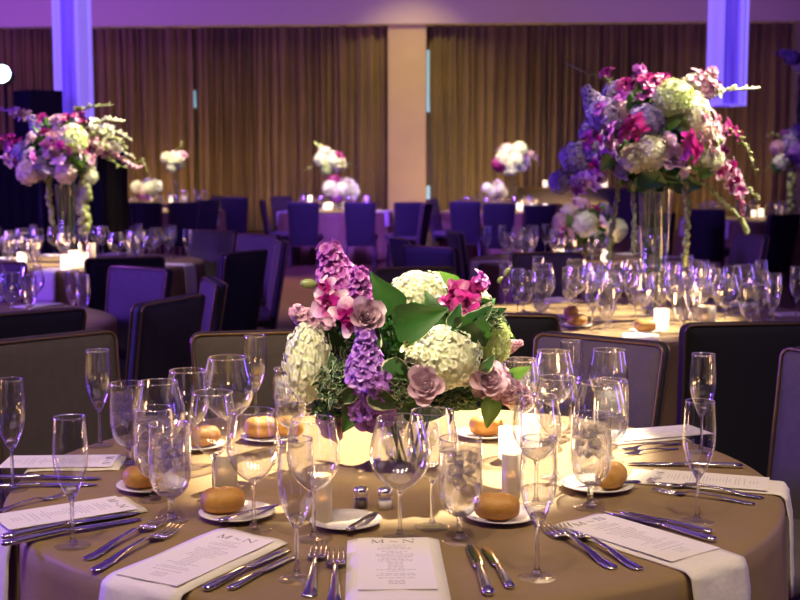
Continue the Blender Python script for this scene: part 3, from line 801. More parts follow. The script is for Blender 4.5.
napkin((577, 522), (705, 562), .165, 'white napkin at front right, hanging over the rim between forks and knives', mlabel='menu card lying on the front-right napkin', mofs=.015)
napkin((630, 477), (783, 489), .135, 'white napkin at the right end, hanging down by the violet chair', mlabel='menu card on the right napkin, behind the forks', mofs=.05, msc=.9)
napkin((603, 440), (690, 433), .150, 'white napkin at the back right, below the lilac-grey chair', mlabel='menu card on the back-right napkin', mofs=.03, msc=.92)

# ------------------------------------------------------------------ salt and pepper
def shaker(px, py, fill, label):
    p = at(px, py, .75); t = thing('glass_shaker', label, 'shaker', (p.x, p.y, TZ), group='salt and pepper shakers')
    build('jar', MB().lathe(shell([(0, 0), (.016, 0), (.0175, .003), (.0172, .026), (.014, .032)], .0015), 20), M_thin, t)
    build('filling', MB().lathe([(0, .002), (.0150, .002), (.0153, .020), (0, .021)], 18), fill, t)
    build('cap', MB().lathe([(.0150, .031), (.0162, .032), (.0160, .042), (.0125, .048), (0, .050)], 20), M_chrome, t)
shaker(361, 508, M_pepper, 'chrome-capped pepper shaker behind the empty bread plate')
shaker(385, 509, M_salt, 'chrome-capped salt shaker beside the balloon wine glass')

# ------------------------------------------------------------------ flowers
def frame(n, tw=0.):
    n = Vector(n).normalized(); q = n.to_track_quat('Z', 'Y'); return q.to_matrix().to_4x4() @ Matrix.Rotation(tw, 4, 'Z')
def fib(n, cover=1.):
    for i in range(n):
        z = 1-(i+.5)/n*2*cover; r = math.sqrt(max(0, 1-z*z)); a = i*2.39996; yield Vector((r*math.cos(a), r*math.sin(a), z))
PC = {'white': ((.55, .64, .22), (.93, .91, .76)), 'lime': ((.38, .52, .10), (.74, .80, .38)), 'cream': ((.56, .55, .25), (.84, .78, .60)),
      'lavender': ((.22, .15, .34), (.38, .28, .50)), 'violet': ((.17, .04, .34), (.42, .17, .62)), 'magenta': ((.30, .01, .14), (.34, .018, .18)),
      'purple': ((.30, .03, .30), (.54, .15, .52)), 'pink': ((.52, .22, .34), (.78, .48, .60)), 'mauve': ((.34, .16, .26), (.58, .38, .47)), 'orchid': ((.40, .005, .20), (.80, .60, .68)),
      'blush': ((.62, .42, .36), (.82, .66, .62)), 'blue': ((.10, .10, .45), (.26, .26, .70))}
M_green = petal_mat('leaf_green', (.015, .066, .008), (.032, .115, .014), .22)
M_lit = petal_mat('lit_leaf_green', (.07, .17, .02), (.13, .26, .04), .35)  # brighter leaf green, the light on these leaves painted into the colour
M_vari = petal_mat('cream_edged_leaf', (.028, .085, .022), (.55, .58, .36), .2, edge=(.84, .93))
M_spray = petal_mat('pale_green_bud', (.16, .22, .05), (.36, .38, .14), .3)
M_core = mat('flower_heart_green', (.05, .09, .02), .8)
def pm(c):
    m = petal_mat('petal_'+c, *PC[c])
    if c == 'orchid':
        e = next(n for n in m.node_tree.nodes if n.type == 'VALTORGB').color_ramp.elements; e[0].position = .38; e[1].position = .92
    return m
FM = {}
def fmesh(kind, c, seed=0):
    key = (kind, c, seed)
    if key in FM: return FM[key]
    r = random.Random(hash((kind, seed)) % 999 if False else len(FM)*13+1); m = MB(); mt = pm(c) if c in PC else None
    if kind == 'hydrangea_head':
        m.blob((.86, .86, .86), 12, 8)
        for d in fib(190, .97):
            d = (d+Vector((r.uniform(-1, 1), r.uniform(-1, 1), r.uniform(-1, 1)))*.10).normalized()
            T = Matrix.Translation(d*(.84+.17*r.random())) @ frame(d+Vector((r.uniform(-.5, .5), r.uniform(-.5, .5), r.uniform(-.4, .4))), r.random()*6)
            for q in range(4):
                m.petal(.145, .15, T @ Matrix.Rotation(q*PI/2, 4, 'Z') @ Matrix.Rotation(.15, 4, 'X'), .22, .12, 4, 2, .6, 0, .15, 1., 0, 2.2)
    elif kind == 'rose':                 # opens towards +Z, rolled heart, outer petals flaring
        m.blob((.16, .16, .42), 8, 6, Matrix.Translation((0, 0, .05)))
        for i in range(26):
            t = i/25; a = i*2.39996; op = .02+.70*t**2.2; rad = .07+.40*t
            T = Matrix.Rotation(a, 4, 'Z') @ Matrix.Translation((0, rad*.55, -.55+.02*t)) @ Matrix.Rotation(PI/2-op, 4, 'X')
            m.petal(1.02-.02*t, .50+.62*t, T, .34, .10+.22*t*t, 6, 4, .55, .008, .15+.25*t, 1., 0, 2.8)
    elif kind == 'stock_spike':          # unit height 1.6 along +Z, centred
        m.blob((.22, .22, .75), 8, 6)
        for i in range(46):
            t = i/45; z = -.75+1.5*t; rr = .60*(1-.42*t)*(.7+.5*math.sin(PI*min(1, t+.25)))
            a = i*2.39996; d = Vector((math.cos(a), math.sin(a), .25+.7*t)).normalized()
            T = Matrix.Translation((rr*math.cos(a)*.75, rr*math.sin(a)*.75, z)) @ frame(d, r.random()*6)
            for q in range(6): m.petal(.34*(1-.45*t), .30*(1-.4*t), T @ Matrix.Rotation(q*PI/3+r.random()*.4, 4, 'Z') @ Matrix.Rotation(.15+.6*r.random(), 4, 'X'), .2, .2, 4, 3, .5, .07, .1, 1., 0, 2.4)
    elif kind == 'orchid_bloom':         # faces +Z
        for q, (ln, wd, a) in enumerate(((1., .62, 0), (1., .58, 2.2), (1., .58, -2.2), (.98, .98, 1.15), (.98, .98, -1.15))):
            m.petal(ln, wd, Matrix.Rotation(a, 4, 'Z') @ Matrix.Rotation(.18, 4, 'X'), .14, .25, 6, 4, .65, .02, 0., 1., 0, 2.1)
        for a in (2.9, -2.9, PI): m.petal(.55, .5, Matrix.Translation((0, 0, .12)) @ Matrix.Rotation(a, 4, 'Z') @ Matrix.Rotation(.8, 4, 'X'), .5, .3, 4, 3, .6, .02, 0., .2)
        m.blob((.1, .1, .16), 6, 4, Matrix.Translation((0, 0, .14)))
    elif kind == 'leaf': m.petal(1., .74 if c == 'green' else .62, Matrix.Translation((0, -.5, 0)), .06, .25, 8, 6, .50 if c == 'green' else .62, .006, 0, 1, .18); mt = {'green': M_green, 'lit': M_lit, 'vari': M_vari}[c]
    elif kind == 'foliage':
        mt = {'green': M_green, 'lit': M_lit, 'vari': M_vari}[c]
        for d in fib(150):
            s = .30+.22*r.random(); T = Matrix.Translation(d*(.45+.40*r.random())) @ frame(d+Vector((r.uniform(-.9, .9), r.uniform(-.9, .9), r.uniform(-.9, .6))), r.random()*6) @ Matrix.Rotation(.5*r.random()+.3, 4, 'X')
            m.petal(s, s*.5, T, .08, .25, 5, 2, .62, 0, 0, 1, .25)
    elif kind == 'bud':
        mt = M_spray; m.blob((.6, .6, 1.), 10, 8)
        for q in range(3): m.petal(1.5, .9, Matrix.Rotation(q*2.1, 4, 'Z') @ Matrix.Translation((0, .1, -.9)) @ Matrix.Rotation(1.25, 4, 'X'), .5, .0, 5, 3, .6)
    me = m.mesh(kind, mt); FM[key] = me; return me
def spray_mesh(pts, n, size, c, bud=.5, seed=1):
    """flowering spray along a polyline of world points relative to the parent: buds at the tip, open blooms lower down"""
    r = random.Random(seed); m = MB(); P = [Vector(p) for p in pts]; m.tube(P, .0035*size/.03, 6)
    for i in range(n):
        t = i/(n-1)*.98; f = t*(len(P)-1); k = min(int(f), len(P)-2); p = P[k].lerp(P[k+1], f-k); d = (P[k+1]-P[k]).normalized()
        side = Vector((r.uniform(-1, 1), r.uniform(-1, 1), r.uniform(-.4, 1))); nd = (side+d*.7).normalized()
        s = size*(1-.6*t)*(.8+.4*r.random()); T = Matrix.Translation(p+nd*s*.5) @ frame(nd, r.random()*6)
        if t > bud: m.blob((s*.32, s*.32, s*.55), 6, 5, T)
        else:
            for q in range(5): m.petal(s, s*.75, T @ Matrix.Rotation(q*2*PI/5, 4, 'Z') @ Matrix.Rotation(.3, 4, 'X'), .15, .2, 4, 2, .6, .02, 0, 1, 0, 2.2)
    return m
def strand_mesh(pts, rad, seed=1):
    r = random.Random(seed); m = MB(); P = [Vector(p) for p in pts]; n = int(sum((P[i+1]-P[i]).length for i in range(len(P)-1))/(rad*.75))
    for i in range(n):
        f = i/n*(len(P)-1); k = min(int(f), len(P)-2); p = P[k].lerp(P[k+1], f-k)
        for q in range(2): m.blob((rad*.7, rad*.7, rad*.8), 6, 4, Matrix.Translation(p+Vector((r.uniform(-1, 1), r.uniform(-1, 1), 0))*rad*.45))
    return m
UP = Vector((0, 0, 1))
def arrangement(name, label, cat, base, Y, items, fol, group=None, sprays=(), strands=(), vase=None, fill=None):
    """base = world point on the table; items: (kind, colour, px, py, radius px, dy[, sx, sz, tilt])"""
    t = thing(name, label, cat, base, 0, group); B = Vector(base)
    cx, cyy = proj_center(items)
    for it in items:
        k, c, px, py, rp, dy = it[:6]; ex = it[6] if len(it) > 6 else {}
        w_ = atY(px, py, Y+dy); r_ = rp*(Y+dy)/F_PX
        out = Vector(((px-cx), 0, -(py-cyy))); out = Vector((out.x, -dy*F_PX/Y-rp*1.2, out.z)).normalized()
        if k in ('rose', 'orchid_bloom'):
            n = ex.get('n') or (out+Vector((0, -.6, .25)))
            R = frame(n, rnd.random()*6)
        elif k == 'stock_spike': R = frame(ex.get('n') or (out*.5+UP*.8), rnd.random()*6)
        elif k == 'leaf':
            # lies in the picture-facing plane by default, pointing along angle ex['a']
            a = ex.get('a', 0.); R = Matrix.Rotation(ex.get('t', .35), 4, 'X') @ Matrix.Rotation(-PI/2, 4, 'X').inverted() @ Matrix.Rotation(a-PI/2, 4, 'Z')
        elif k == 'bud': R = frame(ex.get('n') or (out+UP*.4), 0)
        else: R = frame(out+UP*.3, rnd.random()*6)
        s = Vector((r_*ex.get('sx', 1), r_*ex.get('sx', 1), r_*ex.get('sz', 1)))
        if k == 'hydrangea_head' and 'sx' in ex: R = Matrix.Identity(4); s = Vector((r_*ex['sx'], r_*.8*min(ex['sx'], ex.get('sz', 1)), r_*ex.get('sz', 1)))
        if k == 'stock_spike': s = s*1.25
        mx = Matrix.Translation(w_-B) @ R @ Matrix.Diagonal((s.x, s.y, s.z, 1))
        o = obj(k, fmesh(k, c), t, mx=mx)
        if not c in ('green', 'lit', 'x'): o['label'] = (c+' '+k.replace('_', ' ').replace(' head', ''))
        if c == 'vari': o['label'] = 'cream-edged leaf'
    for c, px, py, rx, rz, dy in fol:
        w_ = atY(px, py, Y+dy); q = (Y+dy)/F_PX
        o = obj('foliage', fmesh('foliage', c), t, mx=Matrix.Translation(w_-B) @ Matrix.Diagonal((rx*q, .8*rx*q, rz*q, 1))); o['kind'] = 'stuff'
    for i, (c, pts, n, sz, bud) in enumerate(sprays):
        P = [atY(px, py, Y+dy)-B for px, py, dy in pts]
        build('flower_spray', spray_mesh(P, n, sz, c, bud, i+1), pm(c) if c in PC else M_spray, t)
    for i, (pts, rad) in enumerate(strands):
        P = [atY(px, py, Y+dy)-B for px, py, dy in pts]
        build('hanging_amaranth', strand_mesh(P, rad, i+1), M_spray, t)
    if vase:
        h, r0, r1, kind = vase
        if kind == 'bowl':
            build('vase', MB().lathe(shell(smooth_prof([(0, 0), (r0*.7, .0), (r0*.8, .006), (r0, .03), (r1, h*.7), (r1*.95, h)], 3), .003), 32), M_thin, t)
        elif kind == 'tall':
            build('vase', MB().lathe(shell([(0, 0), (r0, .0), (r0*1.02, .008), (r0*.98, .02), (r0, h*.3), (r1, h)], .004), 32), M_vase, t)
        m = MB(); rr = random.Random(3)
        for q in range(5 if kind == 'tall' else 7):
            a = q*2.4; ra = r0*.62; m.tube([(ra*math.cos(a)*.8, ra*math.sin(a)*.8, .012), (r1*.6*math.cos(a+.6), r1*.6*math.sin(a+.6), h), (r1*.9*math.cos(a+.7), r1*.9*math.sin(a+.7), h+.12)], .0035, 6)
        build('stems', m, M_lit, t)
        if kind == 'bowl': build('water', MB().lathe([(0, .004), (r0*.68, .004), (r0*.95, .03), (r1*.94, h*.62), (0, h*.62)], 28), M_water, t)
        if fill: 
            m = MB()
            for q in range(26):
                a = rr.random()*6.28; d = r0*.7*math.sqrt(rr.random()); m.blob((.016,)*3, 8, 6, Matrix.Translation((d*math.cos(a), d*math.sin(a), .02+.028*(q//7))))
            o = build('glass_pebbles', m, M_stem, t); o['kind'] = 'stuff'
    return t
def proj_center(items):
    xs = [i[2] for i in items]; ys = [i[3] for i in items]; return (min(xs)+max(xs))/2, (min(ys)+max(ys))/2
H, RS, SS, OB, LF, BD = 'hydrangea_head', 'rose', 'stock_spike', 'orchid_bloom', 'leaf', 'bud'
YC = 3.12
b0 = at(409, 468, .75)
arrangement('flower_centerpiece', 'low lush bouquet of white hydrangea, purple stock and green leaves on the foreground table', 'flower arrangement', (b0.x, b0.y, TZ), YC, [
    (H, 'white', 308, 364, 28, -.10, dict(sx=.92, sz=1.55)), (H, 'white', 446, 358, 36, -.16, dict(sx=1.02, sz=.95)), (H, 'lime', 494, 342, 21, -.06, dict(sx=.85, sz=1.25)),
    (H, 'white', 420, 296, 31, .06, dict(sx=1.1, sz=.85)), (H, 'white', 477, 303, 15, .08), (H, 'lime', 424, 342, 18, -.08), (H, 'cream', 392, 420, 16, .06),
    (SS, 'violet', 366, 356, 26, -.20, dict(n=(0, -.1, 1))), (SS, 'violet', 374, 390, 34, -.17, dict(n=(.1, -.7, .6))), (SS, 'purple', 336, 274, 31, .0, dict(n=(-.25, -.15, 1), sz=1.05)),
    (SS, 'purple', 357, 290, 25, -.04, dict(n=(.15, -.5, .9))), (SS, 'pink', 307, 320, 20, -.05, dict(n=(-.6, -.3, .5))),
    (SS, 'mauve', 505, 388, 26, -.12, dict(n=(1, -.35, -.45))), (SS, 'pink', 517, 396, 15, -.12, dict(n=(1, -.3, -.3))), (SS, 'pink', 514, 345, 9, -.0, dict(n=(.8, -.2, .3))),
    (OB, 'orchid', 330, 304, 22, -.14, dict(n=(-.4, -1, .2))), (OB, 'orchid', 348, 317, 21, -.18, dict(n=(.1, -1, .1))), (OB, 'orchid', 326, 288, 14, -.12, dict(n=(-.7, -.8, .4))),
    (RS, 'mauve', 366, 316, 20, -.18, dict(n=(.3, -1, .35))), (RS, 'mauve', 425, 384, 20, -.24, dict(n=(.0, -1, .25))), (RS, 'mauve', 488, 378, 19, -.18, dict(n=(.25, -1, .2))), (RS, 'pink', 332, 424, 17, -.06, dict(n=(-.3, -1, -.1))),
    (OB, 'magenta', 456, 294, 17, -.06, dict(n=(-.2, -1, .4))), (OB, 'magenta', 476, 290, 15, -.04, dict(n=(.4, -1, .5))), (OB, 'magenta', 466, 302, 16, -.09, dict(n=(0, -1, .1))), (OB, 'magenta', 447, 303, 13, -.07), (OB, 'purple', 481, 278, 12, -.02),
    (OB, 'white', 408, 344, 11, -.20, dict(n=(0, -1, .4))), (SS, 'white', 412, 352, 9, -.2),
    (BD, 'x', 309, 284, 9, -.12, dict(n=(-1, -.3, .1))), (BD, 'x', 507, 272, 5, -.02), (BD, 'x', 500, 280, 4, -.02), (BD, 'x', 331, 249, 6, .0), (BD, 'x', 327, 256, 5, .0),
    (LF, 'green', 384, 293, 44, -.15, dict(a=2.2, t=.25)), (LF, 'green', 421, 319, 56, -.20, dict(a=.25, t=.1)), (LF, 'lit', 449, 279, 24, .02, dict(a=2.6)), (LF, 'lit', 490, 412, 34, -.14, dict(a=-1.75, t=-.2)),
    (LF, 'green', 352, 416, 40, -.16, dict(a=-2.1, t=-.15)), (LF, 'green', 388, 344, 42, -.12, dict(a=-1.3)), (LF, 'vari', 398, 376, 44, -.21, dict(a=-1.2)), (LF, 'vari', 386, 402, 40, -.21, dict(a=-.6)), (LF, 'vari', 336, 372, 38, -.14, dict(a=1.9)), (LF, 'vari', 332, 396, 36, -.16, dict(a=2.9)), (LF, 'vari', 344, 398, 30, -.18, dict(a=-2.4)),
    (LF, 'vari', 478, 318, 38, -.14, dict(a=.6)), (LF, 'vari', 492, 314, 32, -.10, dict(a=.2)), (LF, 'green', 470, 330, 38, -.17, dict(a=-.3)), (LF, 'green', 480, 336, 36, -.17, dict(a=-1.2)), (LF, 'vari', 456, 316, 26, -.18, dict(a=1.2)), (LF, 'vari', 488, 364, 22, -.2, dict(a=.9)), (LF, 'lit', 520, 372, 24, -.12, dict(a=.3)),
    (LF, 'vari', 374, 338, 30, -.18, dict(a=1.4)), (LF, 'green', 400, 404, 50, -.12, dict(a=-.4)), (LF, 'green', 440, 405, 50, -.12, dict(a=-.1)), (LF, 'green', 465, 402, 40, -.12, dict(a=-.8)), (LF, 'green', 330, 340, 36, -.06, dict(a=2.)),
    ], [('vari', 338, 384, 22, 26, -.15), ('vari', 396, 386, 18, 26, -.18), ('vari', 484, 320, 22, 14, -.10), ('green', 388, 340, 20, 26, -.12), ('green', 330, 408, 26, 14, -.08), ('vari', 452, 398, 30, 14, -.12), ('green', 405, 356, 92, 70, .03), ('green', 360, 330, 52, 62, .05), ('green', 452, 340, 62, 55, .03), ('vari', 350, 380, 40, 44, -.05)],
    vase=(.11, .055, .075, 'bowl'))
# tall arrangement on the right-hand table
YR = 6.25
arrangement('tall_flower_arrangement', 'biggest tall arrangement, lavender and magenta blooms on a glass cylinder at right', 'flower arrangement', (1.27, 6.25, TZ), YR, [
    (H, 'lavender', 606, 118, 20, -.06), (H, 'lavender', 594, 132, 15, -.02), (H, 'lavender', 646, 122, 19, -.16), (H, 'mauve', 622, 112, 13, -.08), (OB, 'purple', 612, 130, 11, -.22), (OB, 'orchid', 602, 140, 11, -.22), (OB, 'purple', 600, 108, 10, -.15), (OB, 'pink', 616, 152, 11, -.26), (OB, 'purple', 622, 96, 11, -.1), (LF, 'green', 632, 104, 20, -.14, dict(a=1.9)), (LF, 'green', 606, 164, 22, -.2, dict(a=-2.)), (OB, 'purple', 640, 98, 10, -.12), (H, 'lavender', 576, 158, 17, .0), (H, 'lavender', 560, 182, 12, .02), (H, 'lavender', 618, 98, 18, .08), (H, 'lavender', 600, 152, 16, -.05),
    (H, 'lime', 673, 100, 21, -.15), (H, 'white', 690, 112, 20, -.12), (H, 'cream', 652, 152, 18, -.22), (H, 'cream', 634, 158, 15, -.20), (H, 'blush', 702, 130, 14, -.10), (H, 'white', 696, 122, 11, -.16), (OB, 'pink', 704, 118, 10, -.2), (OB, 'blush', 712, 130, 10, -.2), (OB, 'pink', 702, 138, 9, -.22), (OB, 'pink', 700, 74, 10, -.05), (OB, 'blush', 712, 78, 9, -.05), (OB, 'pink', 694, 80, 9, -.1), (OB, 'white', 718, 142, 10, -.15), (OB, 'pink', 710, 150, 10, -.18), (OB, 'magenta', 716, 84, 9, -.05), (H, 'white', 694, 88, 14, 0), (H, 'white', 712, 160, 13, -.08),
    (SS, 'lavender', 592, 100, 15, 0, dict(n=(-.5, -.2, .8))), (SS, 'violet', 584, 178, 14, -.04, dict(n=(-.8, -.3, -.3))), (SS, 'pink', 706, 82, 15, -.02, dict(n=(.5, -.2, .9))), (SS, 'purple', 640, 82, 16, .04, dict(n=(-.1, -.2, 1))),
    (OB, 'magenta', 633, 122, 14, -.36), (OB, 'magenta', 626, 132, 13, -.36), (OB, 'magenta', 640, 132, 11, -.36), (OB, 'magenta', 657, 88, 15, -.10), (OB, 'magenta', 648, 78, 12, -.05), (OB, 'magenta', 664, 78, 11, -.02), (OB, 'magenta', 626, 84, 12, .0), (OB, 'magenta', 607, 72, 9, .02),
    (OB, 'magenta', 689, 139, 15, -.32), (OB, 'magenta', 696, 150, 14, -.32), (OB, 'magenta', 685, 150, 12, -.34), (OB, 'magenta', 730, 128, 11, -.05), (OB, 'magenta', 738, 134, 9, -.05), (OB, 'orchid', 722, 152, 13, -.08), (OB, 'orchid', 730, 166, 13, -.08), (OB, 'orchid', 736, 178, 11, -.08), (OB, 'pink', 716, 120, 12, -.1), (OB, 'pink', 722, 132, 12, -.1),
    (OB, 'orchid', 596, 166, 13, -.12), (OB, 'purple', 605, 158, 12, -.14), (OB, 'purple', 578, 190, 9, -.02), (OB, 'pink', 592, 182, 11, -.1), (OB, 'magenta', 588, 140, 11, -.1),
    (RS, 'mauve', 675, 157, 13, -.28, dict(n=(0, -1, .2))), (RS, 'mauve', 668, 142, 11, -.25), (RS, 'mauve', 612, 146, 12, -.18), (RS, 'lavender', 620, 170, 12, -.15), (RS, 'blush', 685, 172, 9, -.2),
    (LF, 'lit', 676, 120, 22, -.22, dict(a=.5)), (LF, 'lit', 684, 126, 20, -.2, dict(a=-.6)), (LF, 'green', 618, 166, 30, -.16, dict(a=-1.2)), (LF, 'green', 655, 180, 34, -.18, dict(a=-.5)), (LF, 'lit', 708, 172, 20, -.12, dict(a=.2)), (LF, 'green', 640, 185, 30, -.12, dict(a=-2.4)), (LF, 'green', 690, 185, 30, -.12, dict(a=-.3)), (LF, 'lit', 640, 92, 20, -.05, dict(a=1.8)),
    ], [('green', 650, 132, 62, 50, .05), ('green', 655, 172, 44, 22, -.02)], 
    sprays=[('x', [(612, 84, .05), (590, 74, .05), (564, 63, .05)], 12, .035, .0), ('white', [(700, 92, 0), (728, 90, 0), (758, 88, 0)], 12, .05, .35), ('x', [(728, 128, -.05), (746, 146, -.05), (757, 176, -.05)], 14, .04, .0),
            ('orchid', [(722, 168, -.08), (738, 190, -.08), (744, 214, -.08)], 12, .055, .6), ('pink', [(600, 170, 0), (580, 186, 0), (556, 188, 0)], 12, .05, .6), ('x', [(735, 180, -.05), (750, 192, 0), (758, 200, 0)], 9, .035, 0.)],
    strands=[([(684, 176, -.12), (688, 210, -.10), (684, 268, -.10)], .021), ([(620, 176, -.05), (614, 215, 0), (608, 262, 0)], .016), ([(632, 182, -.1), (634, 220, -.08), (633, 254, -.08)], .015), ([(700, 180, -.05), (742, 220, -.05), (748, 234, -.05)], .014)],
    vase=(.66, .065, .085, 'tall'), fill=True)
# tall arrangement on the left table
YL = 9.75
arrangement('tall_flower_arrangement', 'tall pink and white arrangement with trailing green sprays by the purple lantern at left', 'flower arrangement', (-2.58, 9.75, TZ), YL, [
    (H, 'lime', 74, 142, 14, -.2), (H, 'white', 72, 134, 11, -.1), (H, 'blush', 66, 172, 12, -.2), (H, 'blush', 29, 172, 13, -.2), (H, 'lavender', 40, 168, 12, -.18), (H, 'white', 87, 164, 10, -.12), (H, 'lavender', 24, 152, 11, -.1), (H, 'white', 90, 176, 9, -.12), (H, 'blush', 86, 140, 9, -.05),
    (RS, 'mauve', 51, 152, 8, -.28), (RS, 'pink', 52, 136, 8, -.2), (RS, 'mauve', 30, 138, 9, -.15), (RS, 'mauve', 57, 120, 8, 0), (OB, 'magenta', 68, 149, 7, -.28), (OB, 'magenta', 90, 148, 9, -.12), (OB, 'magenta', 80, 116, 9, 0), (OB, 'magenta', 68, 118, 8, 0), (OB, 'pink', 96, 146, 9, -.08), (OB, 'pink', 104, 150, 8, -.08), (OB, 'magenta', 20, 146, 9, -.1), (OB, 'purple', 8, 150, 8, -.05), (OB, 'magenta', 12, 138, 8, -.05), (OB, 'pink', 24, 114, 9, .05), (OB, 'pink', 96, 138, 8, -.05), (OB, 'pink', 6, 157, 7, -.05),
    (SS, 'lavender', 36, 126, 11, 0, dict(n=(-.4, -.2, .9))), (SS, 'pink', 60, 124, 9, 0), (OB, 'magenta', 40, 118, 8, 0), (OB, 'purple', 46, 146, 8, -.32), (OB, 'pink', 58, 160, 9, -.3), (OB, 'purple', 34, 158, 9, -.28), (OB, 'magenta', 44, 132, 8, -.25), (OB, 'blush', 80, 152, 8, -.3), (OB, 'pink', 92, 158, 8, -.2), (OB, 'purple', 16, 162, 8, -.1), (SS, 'mauve', 64, 136, 9, -.2), (OB, 'magenta', 60, 146, 7, -.33), (OB, 'lavender', 48, 170, 8, -.3), (OB, 'white', 80, 130, 9, -.2), (OB, 'pink', 100, 142, 8, -.1),
    (LF, 'lit', 76, 156, 14, -.25, dict(a=.9)), (LF, 'lit', 80, 166, 13, -.22, dict(a=-.9)), (LF, 'green', 50, 172, 18, -.2, dict(a=-1.5)), (LF, 'green', 70, 126, 16, -.05, dict(a=1.3))],
    [('green', 55, 146, 36, 28, .05), ('lit', 76, 160, 14, 16, -.18)],
    sprays=[('x', [(78, 112, 0), (95, 106, 0), (112, 105, 0)], 12, .05, .0), ('white', [(86, 128, -.05), (104, 119, -.05), (123, 121, -.05)], 12, .06, .25), ('x', [(92, 136, -.08), (112, 138, -.08), (128, 148, -.08)], 16, .07, .0), ('pink', [(98, 148, -.08), (118, 158, -.08), (140, 168, -.08)], 16, .07, .3), ('x', [(100, 152, -.05), (122, 160, -.05), (138, 166, -.05)], 14, .055, 0.), ('mauve', [(26, 120, 0), (12, 112, 0), (-6, 108, 0)], 9, .06, .5), ('magenta', [(20, 146, 0), (4, 140, 0), (-10, 128, 0)], 9, .07, .6), ('white', [(94, 132, -.05), (114, 130, -.05), (132, 140, -.05)], 14, .06, .4), ('white', [(98, 142, -.1), (118, 148, -.1), (134, 158, -.1)], 14, .055, .5), ('pink', [(30, 160, -.1), (10, 160, -.1), (-8, 154, -.1)], 10, .07, .6), ('x', [(104, 158, .1), (126, 168, .1), (142, 160, .1), (150, 176, .1)], 10, .04, 0.)],
    strands=[([(86, 172, -.14), (86, 205, -.14), (83, 236, -.14)], .05), ([(48, 180, -.1), (50, 205, -.1), (52, 225, -.1)], .03), ([(84, 180, -.1), (80, 200, -.1), (79, 215, -.1)], .03)],
    vase=(.60, .075, .095, 'tall'), fill=True)
# low bouquet behind the biggest arrangement
pb = (1.47, 9.95, TZ)
arrangement('flower_centerpiece', 'low bouquet of white hydrangea and pink blooms on the table behind the biggest arrangement', 'flower arrangement', pb, 9.95, [
    (H, 'white', 585, 224, 13, -.18), (H, 'white', 616, 230, 12, -.1), (H, 'blush', 570, 214, 11, 0), (H, 'pink', 582, 207, 9, .02), (OB, 'pink', 576, 203, 8, 0), (OB, 'magenta', 596, 208, 7, -.1), (OB, 'magenta', 562, 232, 7, -.1), (H, 'mauve', 562, 222, 10, -.05), (H, 'lavender', 604, 212, 9, .02), (RS, 'blush', 602, 222, 7, -.2), (RS, 'mauve', 572, 234, 7, -.18), (LF, 'lit', 570, 220, 15, -.2, dict(a=2.)), (LF, 'lit', 596, 232, 16, -.2, dict(a=-.5)), (LF, 'green', 580, 238, 18, -.18, dict(a=-1.6))],
    [('lit', 588, 222, 28, 18, 0), ('green', 590, 234, 26, 10, -.02)], vase=(.10, .06, .08, 'bowl'))
# distant arrangements
def far_low(base, Y, cx, cy, s, cols, label):
    its = []
    for i, c in enumerate(cols):
        a = i*2.4; q = s*.62*math.sqrt((i+.3)/len(cols)); its.append((H if i % 3 != 2 else RS, c, cx+q*1.25*math.cos(a), cy+q*.7*math.sin(a), s*.42, -.1+.03*(i % 4)))
    h = atY(cx, cy+s*.5, Y).z-TZ
    arrangement('flower_centerpiece', label, 'flower arrangement', base, Y, its, [('green', cx, cy+s*.15, s*.75, s*.45, .02)], vase=(max(.08, h), .07, .09, 'bowl'))
def far_tall(base, Y, cx, cy, s, cols, label, sprays=()):
    its = []
    for i, c in enumerate(cols):
        a = i*2.4; q = s*.62*math.sqrt((i+.3)/len(cols)); its.append((H if i % 3 != 2 else OB, c, cx+q*1.2*math.cos(a), cy+q*.9*math.sin(a), s*.40, -.12+.03*(i % 4)))
    h = atY(cx, cy+s*.45, Y).z-TZ
    arrangement('tall_flower_arrangement', label, 'flower arrangement', base, Y, its, [('green', cx, cy+s*.1, s*.7, s*.55, .02)], sprays=sprays, vase=(max(.2, h), .05, .07, 'tall'))
far_low((-3.95, 20.0, TZ), 20., 147, 188, 16, ['white', 'blush', 'lavender', 'white', 'cream', 'white', 'purple'], 'small white and lilac low bouquet on the distant left table')
far_low((-.98, 20.3, TZ), 20.3, 340, 189, 19, ['white', 'blush', 'mauve', 'lime', 'white', 'cream', 'purple', 'magenta', 'white'], 'low white and burgundy bouquet below the yellow-tipped tall one')
far_low((1.52, 20.0, TZ), 20., 497, 189, 14, ['cream', 'white', 'blush', 'cream', 'white'], 'low cream bouquet in front of the wide cream tall one')
far_tall((-4.3, 24.2, TZ), 24.2, 175, 159, 15, ['white', 'white', 'blush', 'white', 'cream', 'pink', 'white'], 'small all-white tall bouquet against the left curtain', [('x', [(178, 152, 0), (181, 146, 0), (182, 141, 0)], 6, .08, .2)])
far_tall((-1.38, 24.2, TZ), 24.2, 330, 161, 18, ['white', 'lime', 'white', 'cream', 'white', 'magenta', 'lime', 'blush', 'cream'], 'tall white bouquet with yellow-green tip against the left curtain', [('lime', [(326, 154, 0), (320, 148, 0), (316, 143, 0)], 8, .12, .3), ('x', [(342, 164, 0), (350, 164, 0), (358, 168, 0)], 7, .07, 0.), ('x', [(318, 166, 0), (310, 168, 0), (304, 171, 0)], 7, .07, 0.)])
far_tall((2.12, 23.8, TZ), 23.8, 513, 160, 21, ['white', 'cream', 'violet', 'white', 'cream', 'purple', 'white', 'blush', 'lavender', 'magenta', 'white'], 'wide cream and violet tall bouquet right of the tan pillar', [('blush', [(500, 152, 0), (508, 147, 0), (516, 147, 0)], 9, .09, .6), ('mauve', [(528, 152, 0), (536, 158, 0), (541, 166, 0)], 8, .08, .5)])
